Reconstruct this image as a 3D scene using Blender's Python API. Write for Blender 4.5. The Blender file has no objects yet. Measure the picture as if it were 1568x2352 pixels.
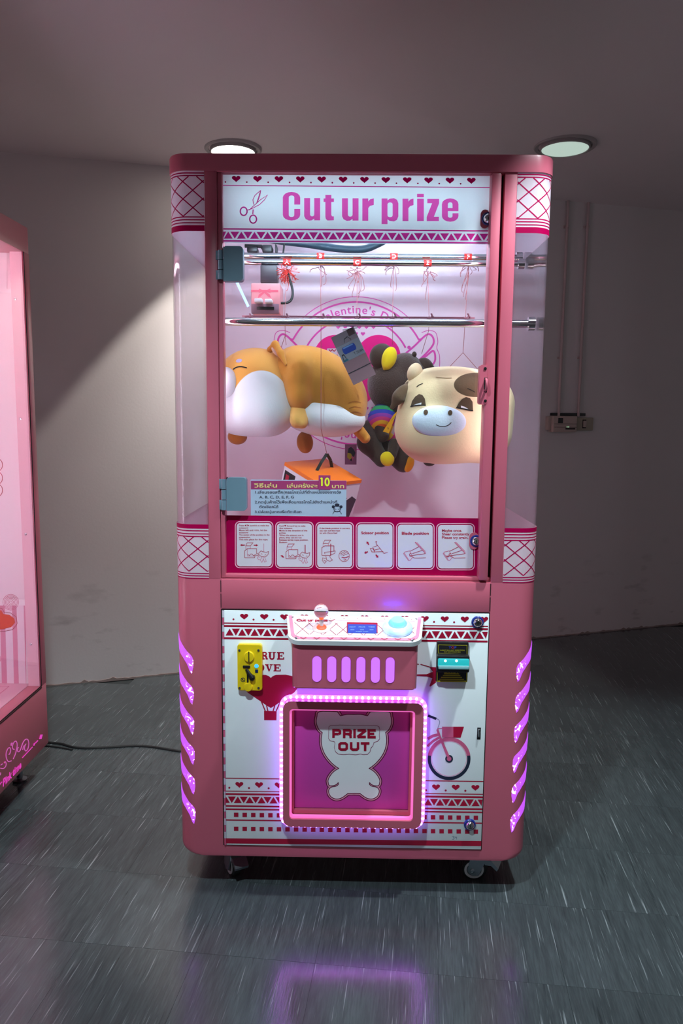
import bpy, bmesh, math, random
import numpy as np
from mathutils import Vector, Matrix
from mathutils.geometry import tessellate_polygon

SC = bpy.context.scene
COL = SC.collection
PI = math.pi
random.seed(7)

# ------------------------------------------------------------------ camera
FOC, PCX, PCY = 1750.0, 784.0, 1176.0
CAM = Vector((-0.0073, -1.8575, 1.25))
PITCH, YAW, ROLL = 0.1268, 0.0156, 0.0098


def cam_axes():
    f = Vector((-math.sin(YAW) * math.cos(PITCH), math.cos(YAW) * math.cos(PITCH), -math.sin(PITCH)))
    r = Vector((math.cos(YAW), math.sin(YAW), 0))
    u = r.cross(f)
    r2 = r * math.cos(ROLL) + u * math.sin(ROLL)
    return r2, r2.cross(f), f


AR, AU, AF = cam_axes()
cd = bpy.data.cameras.new('camera')
cam = bpy.data.objects.new('camera', cd)
COL.objects.link(cam)
cd.sensor_fit = 'HORIZONTAL'
cd.sensor_width = 36.0
cd.lens = 36.0 * FOC / 1568.0
cd.clip_start = 0.02
cam.matrix_world = Matrix(((AR.x, AU.x, -AF.x, CAM.x), (AR.y, AU.y, -AF.y, CAM.y), (AR.z, AU.z, -AF.z, CAM.z), (0, 0, 0, 1)))
SC.camera = cam

# ------------------------------------------------------------------ world, lights, exposure
SC.view_settings.view_transform = 'Standard'
SC.view_settings.look = 'None'
SC.view_settings.gamma = 1.0
SC.view_settings.exposure = 0.0
SC.view_settings.use_curve_mapping = False
w = bpy.data.worlds.new('world')
SC.world = w
w.use_nodes = True
bg = w.node_tree.nodes['Background']
bg.inputs[0].default_value = (0.90, 0.86, 0.90, 1)
bg.inputs[1].default_value = 0.14


def spot(name, loc, watts, col, angle, blend, size=0.07, to=(0, 0, -1)):
    l = bpy.data.lights.new(name, 'SPOT')
    l.energy = watts
    l.color = col
    l.spot_size = math.radians(angle)
    l.spot_blend = blend
    l.shadow_soft_size = size
    o = bpy.data.objects.new(name, l)
    COL.objects.link(o)
    o.location = loc
    o.rotation_euler = Vector(to).to_track_quat('-Z', 'Y').to_euler()
    return o


# the lit downlight behind the machine (wide beam plus its stronger core), and two on the visitor's side outside the frame
spot('downlight_lamp_behind', (-0.53, 1.46, 2.325), 100, (1.0, 0.96, 0.88), 77, 0.10, 0.06)
spot('downlight_lamp_behind_core', (-0.53, 1.46, 2.325), 170, (1.0, 0.98, 0.94), 72, 1.0, 0.06)
spot('downlight_lamp_front_right', (0.66, -0.36, 2.36), 128, (0.82, 0.96, 1.0), 84, 0.25, 0.05)
spot('downlight_lamp_front_left', (-0.35, -1.15, 2.36), 470, (0.72, 0.93, 1.0), 122, 0.62, 0.06)


# ------------------------------------------------------------------ pixel <-> world
def ray(px, py):
    return AF + AR * ((px - PCX) / FOC) - AU * ((py - PCY) / FOC)


def PY(px, py, y=0.0):
    d = ray(px, py)
    return CAM + d * ((y - CAM.y) / d.y)


def PX(px, py, x=0.0):
    d = ray(px, py)
    return CAM + d * ((x - CAM.x) / d.x)


def PZ(px, py, z=0.0):
    d = ray(px, py)
    return CAM + d * ((z - CAM.z) / d.z)


# ------------------------------------------------------------------ materials
def lin(c):
    return tuple(((v / 255.0) / 12.92 if v / 255.0 <= 0.04045 else ((v / 255.0 + 0.055) / 1.055) ** 2.4) for v in c)


MATS = {}


def mat(name, rgb, rough=0.5, metal=0.0, spec=0.5, emit=None, es=0.0, noise=0.0, nscale=30.0, bump=0.0, bscale=200.0, coat=0.0, sheen=0.0, stretch=None):
    m = bpy.data.materials.new(name)
    m.use_nodes = True
    nt = m.node_tree
    b = nt.nodes['Principled BSDF']
    c = lin(rgb)
    b.inputs['Base Color'].default_value = (*c, 1)
    b.inputs['Roughness'].default_value = rough
    b.inputs['Metallic'].default_value = metal
    b.inputs['Specular IOR Level'].default_value = spec
    b.inputs['Coat Weight'].default_value = coat
    b.inputs['Coat Roughness'].default_value = 0.08
    b.inputs['Sheen Weight'].default_value = sheen
    if emit:
        b.inputs['Emission Color'].default_value = (*lin(emit), 1)
        b.inputs['Emission Strength'].default_value = es
    tc = nt.nodes.new('ShaderNodeTexCoord')
    src = tc.outputs['Object']
    if stretch:
        mp = nt.nodes.new('ShaderNodeMapping')
        mp.inputs['Scale'].default_value = stretch
        nt.links.new(src, mp.inputs[0])
        src = mp.outputs[0]
    nz = nt.nodes.new('ShaderNodeTexNoise')
    nz.inputs['Scale'].default_value = nscale
    nz.inputs['Detail'].default_value = 4
    nt.links.new(src, nz.inputs['Vector'])
    mx = nt.nodes.new('ShaderNodeMix')
    mx.data_type = 'RGBA'
    k = max(noise, 0.015)
    mx.inputs[6].default_value = (*[v * (1 - k) for v in c], 1)
    mx.inputs[7].default_value = (*[min(1, v * (1 + k)) for v in c], 1)
    nt.links.new(nz.outputs['Fac'], mx.inputs[0])
    nt.links.new(mx.outputs[2], b.inputs['Base Color'])
    if bump > 0:
        n2 = nt.nodes.new('ShaderNodeTexNoise')
        n2.inputs['Scale'].default_value = bscale
        n2.inputs['Detail'].default_value = 3
        nt.links.new(src, n2.inputs['Vector'])
        bp = nt.nodes.new('ShaderNodeBump')
        bp.inputs['Strength'].default_value = bump
        bp.inputs['Distance'].default_value = 0.002
        nt.links.new(n2.outputs['Fac'], bp.inputs['Height'])
        nt.links.new(bp.outputs[0], b.inputs['Normal'])
    MATS[name] = m
    return m


def N(nt, typ, **kw):
    n = nt.nodes.new(typ)
    for k, v in kw.items():
        setattr(n, k, v)
    return n


def glass_mat(name, tint=(1, 1, 1), rough=0.0, gain=1.0):
    m = bpy.data.materials.new(name)
    m.use_nodes = True
    nt = m.node_tree
    for n in list(nt.nodes):
        if n.type != 'OUTPUT_MATERIAL':
            nt.nodes.remove(n)
    out = nt.nodes['Material Output']
    geo = N(nt, 'ShaderNodeNewGeometry')
    mr = N(nt, 'ShaderNodeMapRange')
    mr.inputs[3].default_value = 1.5
    mr.inputs[4].default_value = 1 / 1.5
    nt.links.new(geo.outputs['Backfacing'], mr.inputs[0])
    fr = N(nt, 'ShaderNodeFresnel')
    nt.links.new(mr.outputs[0], fr.inputs['IOR'])
    mu = N(nt, 'ShaderNodeMath', operation='MULTIPLY')
    mu.inputs[1].default_value = gain
    mu.use_clamp = True
    nt.links.new(fr.outputs[0], mu.inputs[0])
    tr = N(nt, 'ShaderNodeBsdfTransparent')
    tr.inputs[0].default_value = (*tint, 1)
    gl = N(nt, 'ShaderNodeBsdfGlossy')
    gl.inputs['Roughness'].default_value = rough
    mix = N(nt, 'ShaderNodeMixShader')
    nt.links.new(mu.outputs[0], mix.inputs[0])
    nt.links.new(tr.outputs[0], mix.inputs[1])
    nt.links.new(gl.outputs[0], mix.inputs[2])
    nt.links.new(mix.outputs[0], out.inputs[0])
    MATS[name] = m
    return m


M_PINK = mat('pink_paint', (200, 98, 119), 0.33, noise=0.03, nscale=6, coat=0.15)
M_PINKD = mat('pink_frame', (200, 97, 118), 0.35, noise=0.03, nscale=6)
M_WHITE = mat('white_print', (242, 249, 252), 0.38, noise=0.02)
M_SIGN = mat('sign_white', (238, 246, 250), 0.35, noise=0.02)
M_MAG = mat('magenta_print', (236, 56, 164), 0.45)
M_MAGD = mat('dark_magenta_print', (188, 0, 84), 0.45, spec=0.15)
M_EMB = mat('emblem_magenta', (222, 70, 170), 0.4)
M_TITLE = mat('pink_lettering', (255, 96, 190), 0.4)
M_RED = mat('dark_red_print', (170, 8, 52), 0.42)
M_ROSE = mat('rose_print', (205, 96, 130), 0.42)
M_LILAC = mat('pale_card_print', (240, 236, 248), 0.4)
M_PALEP = mat('pale_pink_line', (238, 170, 196), 0.4)
M_LATTICE = mat('lattice_print_ground', (240, 226, 236), 0.35)
M_BLACK = mat('black_plastic', (22, 22, 26), 0.35)
M_GAP = mat('dark_gap', (30, 12, 18), 0.7)
M_RUBBER = mat('black_rubber', (18, 18, 20), 0.6)
M_CHROME = mat('chrome', (205, 208, 212), 0.08, metal=1.0)
M_STEEL = mat('zinc_steel', (150, 158, 165), 0.28, metal=1.0, noise=0.06, nscale=40)
M_HINGE = mat('grey_hinge', (112, 140, 156), 0.42, metal=0.35, noise=0.05)
M_BLUE = mat('blue_ring', (24, 44, 130), 0.3)
M_YEL = mat('yellow_plastic', (236, 204, 22), 0.35, coat=0.3)
M_GOLD = mat('gold_print', (178, 168, 40), 0.4)
M_PAPER = mat('paper_white', (206, 224, 238), 0.6)
M_PURPLE = mat('purple_print', (150, 44, 96), 0.5)
M_TAN = mat('yellow_tan_print', (220, 196, 120), 0.5)
M_INK = mat('dark_ink', (28, 30, 48), 0.5)
M_LIME = mat('lime_print', (220, 224, 40), 0.5)
M_FLAP = mat('magenta_flap', (206, 72, 178), 0.35)
M_GLASS = glass_mat('clear_pane', (0.97, 0.98, 0.98))
M_GLASSC = glass_mat('clear_corner_pane', (0.95, 0.95, 0.96), gain=1.0)


def emis(name, rgb, s, base=(40, 20, 40)):
    return mat(name, base, 0.5, emit=rgb, es=s)




def translucent(m, k, tint=None):
    """thin printed acrylic: part of the light behind it comes through"""
    nt = m.node_tree
    out = nt.nodes['Material Output']
    b = nt.nodes['Principled BSDF']
    t = N(nt, 'ShaderNodeBsdfTranslucent')
    nt.links.new(b.inputs['Base Color'].links[0].from_socket, t.inputs[0])
    mx = N(nt, 'ShaderNodeMixShader')
    mx.inputs[0].default_value = k
    nt.links.new(b.outputs[0], mx.inputs[1])
    nt.links.new(t.outputs[0], mx.inputs[2])
    nt.links.new(mx.outputs[0], out.inputs[0])


for m_, k_ in ((M_SIGN, .45), (M_TITLE, .9), (M_MAG, .5), (M_LILAC, .35), (M_MAGD, .4), (M_PAPER, .6), (M_LATTICE, .45)):
    translucent(m_, k_)
M_LEDTUBE2 = emis('led_tube_pink_white', (255, 226, 240), 16.0, (255, 255, 255))
M_LEDTUBE = emis('led_tube_white', (214, 234, 255), 44.0, (255, 255, 255))
M_LEDPURP = emis('led_purple', (166, 84, 255), 5.0)
M_LEDBEAD = emis('led_bead_white', (222, 128, 255), 15.0)
M_SLOT = emis('slot_purple', (206, 118, 255), 1.1)

# ------------------------------------------------------------------ mesh builder
ORG = {}


class MB:
    def __init__(s):
        s.v, s.f, s.m = [], [], []

    def add(s, vs, fs, m=0):
        o = len(s.v)
        s.v += [tuple(v) for v in vs]
        for f in fs:
            s.f.append([i + o for i in f])
            s.m.append(m)

    def box(s, x0, x1, y0, y1, z0, z1, m=0, M=None):
        vs = [Vector((x, y, z)) for x in (x0, x1) for y in (y0, y1) for z in (z0, z1)]
        if M:
            vs = [M @ v for v in vs]
        s.add(vs, [(0, 1, 3, 2), (4, 6, 7, 5), (0, 4, 5, 1), (2, 3, 7, 6), (0, 2, 6, 4), (1, 5, 7, 3)], m)

    def rbox(s, x0, x1, y0, y1, z0, z1, r=0.003, m=0, M=None, seg=2):
        bm = bmesh.new()
        bmesh.ops.create_cube(bm, size=1)
        for v in bm.verts:
            v.co = Vector((x0 + (v.co.x + .5) * (x1 - x0), y0 + (v.co.y + .5) * (y1 - y0), z0 + (v.co.z + .5) * (z1 - z0)))
        bmesh.ops.bevel(bm, geom=bm.edges[:], offset=r, segments=seg, profile=0.5, affect='EDGES')
        bm.verts.index_update()
        vs = [(M @ v.co if M else v.co.copy()) for v in bm.verts]
        s.add(vs, [[v.index for v in f.verts] for f in bm.faces], m)
        bm.free()

    def tube(s, pts, r, n=8, m=0, closed=False, caps=True):
        pts = [Vector(p) for p in pts]
        k = len(pts)
        rs = r if isinstance(r, (list, tuple)) else [r] * k
        tans = []
        for i in range(k):
            a = pts[(i - 1) % k] if (closed or i > 0) else pts[i]
            b = pts[(i + 1) % k] if (closed or i < k - 1) else pts[i]
            t = (b - a)
            tans.append(t.normalized() if t.length > 1e-9 else Vector((0, 0, 1)))
        t0 = tans[0]
        up = Vector((0, 0, 1)) if abs(t0.z) < 0.9 else Vector((1, 0, 0))
        nrm = t0.cross(up).normalized()
        vs = []
        for i in range(k):
            t = tans[i]
            nrm = (nrm - t * nrm.dot(t))
            nrm = nrm.normalized() if nrm.length > 1e-6 else t.orthogonal().normalized()
            bn = t.cross(nrm)
            for j in range(n):
                a = 2 * PI * j / n
                vs.append(pts[i] + (nrm * math.cos(a) + bn * math.sin(a)) * rs[i])
        fs = []
        for i in range(k if closed else k - 1):
            for j in range(n):
                a, b = i * n + j, i * n + (j + 1) % n
                c, d = ((i + 1) % k) * n + (j + 1) % n, ((i + 1) % k) * n + j
                fs.append((a, b, c, d))
        if caps and not closed:
            fs.append(list(range(n))[::-1])
            fs.append([(k - 1) * n + j for j in range(n)])
        s.add(vs, fs, m)

    def lathe(s, prof, org, axis=(0, 0, 1), n=24, m=0, sx=1.0):
        """prof: list of (radius, height along axis)"""
        ax = Vector(axis).normalized()
        u = ax.orthogonal().normalized()
        if abs(ax.y) > 0.9:
            u = Vector((1, 0, 0))
        v = ax.cross(u)
        org = Vector(org)
        vs = []
        for r, h in prof:
            for j in range(n):
                a = 2 * PI * j / n
                vs.append(org + ax * h + (u * math.cos(a) * sx + v * math.sin(a)) * r)
        fs = []
        for i in range(len(prof) - 1):
            for j in range(n):
                fs.append((i * n + j, i * n + (j + 1) % n, (i + 1) * n + (j + 1) % n, (i + 1) * n + j))
        if prof[0][0] > 1e-6:
            fs.append(list(range(n))[::-1])
        if prof[-1][0] > 1e-6:
            fs.append([(len(prof) - 1) * n + j for j in range(n)])
        s.add(vs, fs, m)

    def loft(s, rings, m=0, cap=True):
        n = len(rings[0])
        vs = [p for r in rings for p in r]
        fs = []
        for i in range(len(rings) - 1):
            for j in range(n):
                fs.append((i * n + j, i * n + (j + 1) % n, (i + 1) * n + (j + 1) % n, (i + 1) * n + j))
        if cap:
            fs.append(list(range(n))[::-1])
            fs.append([(len(rings) - 1) * n + j for j in range(n)])
        s.add(vs, fs, m)

    def sheet(s, A, B, m=0):
        """quads between two polylines of equal length"""
        n = len(A)
        s.add(list(A) + list(B), [(i, i + 1, n + i + 1, n + i) for i in range(n - 1)], m)

    def slab(s, outline, d0, d1, m=0, holes=()):
        """outline in (x,z), extruded along y from d0 (front) to d1"""
        loops = [outline] + list(holes)
        flat = [p for l in loops for p in l]
        tris = tessellate_polygon([[Vector((p[0], p[1], 0)) for p in l] for l in loops])
        s.add([(p[0], d0, p[1]) for p in flat], tris, m)
        s.add([(p[0], d1, p[1]) for p in flat], [t[::-1] for t in tris], m)
        for l in loops:
            n = len(l)
            vs = [(p[0], d0, p[1]) for p in l] + [(p[0], d1, p[1]) for p in l]
            s.add(vs, [(i, (i + 1) % n, n + (i + 1) % n, n + i) for i in range(n)], m)

    def build(s, name, mats, parent=None, loc=None, smooth=35, fix=True):
        if not isinstance(mats, (list, tuple)):
            mats = [mats]
        org = Vector(ORG[parent.name]) if parent else Vector(loc or (0, 0, 0))
        me = bpy.data.meshes.new(name)
        me.from_pydata([tuple(Vector(v) - org) for v in s.v], [], s.f)
        for m in mats:
            me.materials.append(m)
        me.polygons.foreach_set('material_index', s.m)
        if fix:
            bm = bmesh.new()
            bm.from_mesh(me)
            bmesh.ops.recalc_face_normals(bm, faces=bm.faces)
            bm.to_mesh(me)
            bm.free()
        if smooth:
            me.polygons.foreach_set('use_smooth', [True] * len(me.polygons))
            me.set_sharp_from_angle(angle=math.radians(smooth))
        me.update()
        o = bpy.data.objects.new(name, me)
        COL.objects.link(o)
        if parent:
            o.parent = parent
        else:
            o.location = org
        ORG[o.name] = org
        return o


def thing(name, label, cat, loc=(0, 0, 0), group=None):
    o = bpy.data.objects.new(name, None)
    o.empty_display_size = 0.05
    COL.objects.link(o)
    o.location = loc
    ORG[o.name] = Vector(loc)
    o['label'] = label
    o['category'] = cat
    if group:
        o['group'] = group
    return o


def tag(o, label=None, cat=None, group=None, kind=None):
    if label:
        o['label'] = label
    if cat:
        o['category'] = cat
    if group:
        o['group'] = group
    if kind:
        o['kind'] = kind
    return o


def rrect(x0, x1, z0, z1, r, n=6):
    r = min(r, abs(x1 - x0) / 2 - 1e-6, abs(z1 - z0) / 2 - 1e-6)
    if x1 < x0:
        x0, x1 = x1, x0
    if z1 < z0:
        z0, z1 = z1, z0
    pts = []
    for cx, cz, a0 in ((x1 - r, z1 - r, 0), (x0 + r, z1 - r, 90), (x0 + r, z0 + r, 180), (x1 - r, z0 + r, 270)):
        for i in range(n + 1):
            a = math.radians(a0 + 90 * i / n)
            pts.append((cx + r * math.cos(a), cz + r * math.sin(a)))
    return pts


def spline(pts, n=8, closed=False):
    P = [Vector(p) for p in pts]
    k = len(P)
    out = []
    for i in range(k if closed else k - 1):
        p0 = P[(i - 1) % k] if (closed or i > 0) else P[i]
        p1, p2 = P[i], P[(i + 1) % k]
        p3 = P[(i + 2) % k] if (closed or i < k - 2) else P[(i + 1) % k]
        for j in range(n):
            t = j / n
            out.append(0.5 * ((2 * p1) + (p2 - p0) * t + (2 * p0 - 5 * p1 + 4 * p2 - p3) * t * t + (3 * p1 - p0 - 3 * p2 + p3) * t ** 3))
    if not closed:
        out.append(P[-1])
    return out


# ------------------------------------------------------------------ lettering outlines
GC = {}


def glyphs(txt, bold=0.0, spacing=1.0, shear=0.0):
    key = (txt, bold, spacing, shear)
    if key in GC:
        return GC[key]
    cu = bpy.data.curves.new('lettering', 'FONT')
    cu.body = txt
    cu.size = 1.0
    cu.offset = bold
    cu.space_character = spacing
    cu.shear = shear
    cu.resolution_u = 3
    ob = bpy.data.objects.new('lettering', cu)
    me = bpy.data.meshes.new_from_object(ob)
    vs = [(v.co.x, v.co.y) for v in me.vertices]
    fs = [tuple(p.vertices) for p in me.polygons]
    bpy.data.objects.remove(ob)
    bpy.data.curves.remove(cu)
    bpy.data.meshes.remove(me)
    GC[key] = (vs, fs)
    return GC[key]


class Print:
    """flat print laid on a surface: fn(u, v, lift) -> point in space"""

    def __init__(s, fn, flip=1, step=0.00025):
        s.fn, s.mb, s.mats, s.flip, s.step = fn, MB(), [], flip, step

    def mi(s, m):
        if m not in s.mats:
            s.mats.append(m)
        return s.mats.index(m)

    def raw(s, vs, fs, m, L):
        s.k = (getattr(s, 'k', -1) + 1) % 13        # neighbouring inks never lie in exactly one plane
        lift = s.step * (L + 1) + s.k * 1.4e-5
        s.mb.add([s.fn(u, v, lift) for u, v in vs], fs, s.mi(m))

    def poly(s, pts, m, L=0, holes=()):
        loops = [list(pts)] + [list(h) for h in holes]
        flat = [(p[0], p[1]) for l in loops for p in l]
        s.raw(flat, tessellate_polygon([[Vector((p[0], p[1], 0)) for p in l] for l in loops]), m, L)

    def rect(s, u0, v0, u1, v1, m, L=0):
        s.raw([(u0, v0), (u1, v0), (u1, v1), (u0, v1)], [(0, 1, 2, 3)], m, L)

    def disc(s, u, v, r, m, L=0, rv=None, n=20):
        rv = rv or r
        s.raw([(u + r * math.cos(2 * PI * i / n), v + rv * math.sin(2 * PI * i / n)) for i in range(n)], [tuple(range(n))], m, L)

    def stroke(s, pts, wd, m, L=0, closed=False):
        p = [Vector((q[0], q[1])) for q in pts]
        k = len(p)
        if not closed:
            for i in range(1, k - 1):
                a, b = p[i] - p[i - 1], p[i + 1] - p[i]
                if a.length > 1e-9 and b.length > 1e-9 and a.normalized().dot(b.normalized()) < -.3:
                    w1, w2 = (wd[:i + 1], wd[i:]) if isinstance(wd, (list, tuple)) else (wd, wd)
                    s.stroke(pts[:i + 1], w1, m, L)
                    s.stroke(pts[i:], w2, m, L)
                    return
        A, B = [], []
        for i in range(k):
            a = p[(i - 1) % k] if (closed or i > 0) else None
            b = p[(i + 1) % k] if (closed or i < k - 1) else None
            d1 = (p[i] - a).normalized() if a is not None and (p[i] - a).length > 1e-9 else None
            d2 = (b - p[i]).normalized() if b is not None and (b - p[i]).length > 1e-9 else None
            if d1 is None:
                d1 = d2
            if d2 is None:
                d2 = d1
            if d1 is None:
                d1 = d2 = Vector((1, 0))
            t = d1 + d2
            t = t.normalized() if t.length > 1e-6 else d1
            nn = Vector((-t.y, t.x))
            c = max(0.35, nn.dot(Vector((-d1.y, d1.x))))
            ww = wd[i] if isinstance(wd, (list, tuple)) else wd
            A.append(p[i] + nn * ww / 2 / c)
            B.append(p[i] - nn * ww / 2 / c)
        if closed:
            A.append(A[0])
            B.append(B[0])
        n = len(A)
        s.raw([tuple(q) for q in A + B], [(i, i + 1, n + i + 1, n + i) for i in range(n - 1)], m, L)

    def ring(s, u, v, r, wd, m, L=0, a0=0, a1=360, n=40, rv=None):
        rv = rv or r
        pts = [(u + r * math.cos(math.radians(a0 + (a1 - a0) * i / n)), v + rv * math.sin(math.radians(a0 + (a1 - a0) * i / n))) for i in range(n + 1)]
        s.stroke(pts[:-1] if a1 - a0 == 360 else pts, wd, m, L, closed=(a1 - a0 == 360))

    def heart(s, u, v, wd, m, L=0, up=1, hh=1.0):
        pts = []
        for i in range(24):
            t = 2 * PI * i / 24
            x = 16 * math.sin(t) ** 3 / 32
            y = (13 * math.cos(t) - 5 * math.cos(2 * t) - 2 * math.cos(3 * t) - math.cos(4 * t) + 2.5) / 32
            pts.append((u + x * wd, v + s.flip * up * y * wd * hh))
        s.poly(pts, m, L)

    def text(s, txt, u, v, h, m, L=0, width=None, align='l', bold=0.0, rot=0.0, arc=None, shear=0.0, spacing=1.0, xs=1.0):
        """(u, v) base line start, h cap height; flip=+1 v up, -1 v down"""
        vs, fs = glyphs(txt, bold, spacing, shear)
        if not vs:
            return
        x0 = min(p[0] for p in vs)
        x1 = max(p[0] for p in vs)
        k = h / 0.727
        kx = k * xs
        if width:
            kx = width / max(1e-6, (x1 - x0))
        W = (x1 - x0) * kx
        off = {'l': 0, 'c': -W / 2, 'r': -W}[align]
        out = []
        cr, sr = math.cos(rot), math.sin(rot)
        for x, y in vs:
            a, b = (x - x0) * kx + off, y * k
            if arc:
                out.append(arc(a, b))
            else:
                out.append((u + a * cr - b * sr * 1, v + s.flip * (a * sr + b * cr)))
        s.raw(out, fs, m, L)

    def build(s, name, parent, smooth=0):
        return s.mb.build(name, s.mats, parent, smooth=smooth, fix=False)


def front_fn(y0):
    """photo-pixel coordinates traced on the vertical plane y = y0"""
    def fn(u, v, lift):
        p = PY(u, v, y0)
        return (p.x, y0 - lift, p.z)
    return fn

# ================================================================== THE ROOM
TILE_A = -0.0955


def floor_mat():
    m = bpy.data.materials.new('vinyl_tile')
    m.use_nodes = True
    nt = m.node_tree
    L = nt.links.new
    b = nt.nodes['Principled BSDF']
    geo = N(nt, 'ShaderNodeNewGeometry')
    oi = N(nt, 'ShaderNodeObjectInfo')
    vm = N(nt, 'ShaderNodeVectorMath', operation='SCALE')
    cx = N(nt, 'ShaderNodeCombineXYZ')
    for i in range(3):
        L(oi.outputs['Random'], cx.inputs[i])
    L(cx.outputs[0], vm.inputs[0])
    vm.inputs['Scale'].default_value = 37.0
    ad = N(nt, 'ShaderNodeVectorMath', operation='ADD')
    rot = N(nt, 'ShaderNodeVectorRotate', rotation_type='Z_AXIS')
    rot.inputs['Angle'].default_value = -TILE_A
    L(geo.outputs['Position'], rot.inputs['Vector'])
    L(rot.outputs[0], ad.inputs[0])
    L(vm.outputs[0], ad.inputs[1])

    def streak(sc, scale, lo, hi, detail=3.0):
        mp = N(nt, 'ShaderNodeMapping')
        mp.inputs['Scale'].default_value = sc
        L(ad.outputs[0], mp.inputs[0])
        n = N(nt, 'ShaderNodeTexNoise')
        n.inputs['Scale'].default_value = scale
        n.inputs['Detail'].default_value = detail
        n.inputs['Roughness'].default_value = 0.55
        L(mp.outputs[0], n.inputs['Vector'])
        r = N(nt, 'ShaderNodeMapRange')
        r.inputs[1].default_value = lo
        r.inputs[2].default_value = hi
        L(n.outputs['Fac'], r.inputs[0])
        return r.outputs[0]
    s1 = streak((210, 5.5, 1), 1.0, 0.625, 0.75)
    s2 = streak((45, 5, 1), 1.0, 0.45, 0.75)
    s3 = streak((260, 20, 1), 1.0, 0.3, 0.8)
    s4 = streak((95, 5, 1), 1.0, 0.62, 0.75)

    def mixc(f, a, bcol, k=1.0):
        mx = N(nt, 'ShaderNodeMix', data_type='RGBA')
        if k != 1.0:
            mm = N(nt, 'ShaderNodeMath', operation='MULTIPLY')
            mm.inputs[1].default_value = k
            L(f, mm.inputs[0])
            f = mm.outputs[0]
        L(f, mx.inputs[0])
        if isinstance(a, tuple):
            mx.inputs[6].default_value = (*lin(a), 1)
        else:
            L(a, mx.inputs[6])
        mx.inputs[7].default_value = (*lin(bcol), 1)
        return mx.outputs[2]
    c = mixc(s3, (65, 71, 73), (82, 89, 91))
    c = mixc(s2, c, (55, 60, 62), 0.7)
    c = mixc(s4, c, (36, 40, 43), 0.6)
    c = mixc(s1, c, (190, 198, 200), 0.55)
    # tile to tile shade
    hv = N(nt, 'ShaderNodeHueSaturation')
    mr = N(nt, 'ShaderNodeMapRange')
    mr.inputs[3].default_value = 0.86
    mr.inputs[4].default_value = 1.08
    L(oi.outputs['Random'], mr.inputs[0])
    L(mr.outputs[0], hv.inputs['Value'])
    L(c, hv.inputs['Color'])
    L(hv.outputs[0], b.inputs['Base Color'])
    n2 = N(nt, 'ShaderNodeTexNoise')
    n2.inputs['Scale'].default_value = 26
    n2.inputs['Detail'].default_value = 5
    L(geo.outputs['Position'], n2.inputs['Vector'])
    rr = N(nt, 'ShaderNodeMapRange')
    rr.inputs[3].default_value = 0.12
    rr.inputs[4].default_value = 0.22
    L(n2.outputs['Fac'], rr.inputs[0])
    L(rr.outputs[0], b.inputs['Roughness'])
    b.inputs['Specular IOR Level'].default_value = 0.9
    bp = N(nt, 'ShaderNodeBump')
    bp.inputs['Strength'].default_value = 0.12
    bp.inputs['Distance'].default_value = 0.001
    L(s3, bp.inputs['Height'])
    L(bp.outputs[0], b.inputs['Normal'])
    return m


M_FLOOR = floor_mat()
M_GROUT = mat('floor_screed', (52, 56, 58), 0.8)


def wall_mat(name, base, dirt):
    m = mat(name, base, 0.75, noise=0.025, nscale=1.7, bump=0.15, bscale=90)
    nt = m.node_tree
    L = nt.links.new
    b = nt.nodes['Principled BSDF']
    old = b.inputs['Base Color'].links[0].from_socket
    geo = N(nt, 'ShaderNodeNewGeometry')
    sp = N(nt, 'ShaderNodeSeparateXYZ')
    L(geo.outputs['Position'], sp.inputs[0])
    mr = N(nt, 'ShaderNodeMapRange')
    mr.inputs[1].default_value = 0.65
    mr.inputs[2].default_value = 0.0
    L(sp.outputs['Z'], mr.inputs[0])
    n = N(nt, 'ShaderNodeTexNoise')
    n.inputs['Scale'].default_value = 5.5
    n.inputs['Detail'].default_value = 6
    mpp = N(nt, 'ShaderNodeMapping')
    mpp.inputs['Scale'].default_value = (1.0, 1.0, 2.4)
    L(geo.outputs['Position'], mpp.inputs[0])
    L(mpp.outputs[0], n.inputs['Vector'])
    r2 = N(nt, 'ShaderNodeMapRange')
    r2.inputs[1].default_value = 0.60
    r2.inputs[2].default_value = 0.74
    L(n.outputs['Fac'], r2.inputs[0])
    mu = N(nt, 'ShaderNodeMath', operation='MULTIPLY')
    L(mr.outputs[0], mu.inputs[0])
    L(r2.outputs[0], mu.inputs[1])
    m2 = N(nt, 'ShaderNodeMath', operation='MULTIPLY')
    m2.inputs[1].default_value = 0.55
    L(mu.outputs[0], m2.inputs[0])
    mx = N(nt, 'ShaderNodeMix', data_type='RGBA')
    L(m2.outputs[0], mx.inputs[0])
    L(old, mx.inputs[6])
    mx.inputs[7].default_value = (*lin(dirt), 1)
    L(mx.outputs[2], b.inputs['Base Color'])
    return m


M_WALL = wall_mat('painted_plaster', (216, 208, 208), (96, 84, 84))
M_CEIL = mat('ceiling_paint', (234, 222, 223), 0.8, noise=0.02, nscale=1.2, bump=0.1, bscale=60)


def ceil_z(x):
    return 2.358 + 0.025 * x


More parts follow.
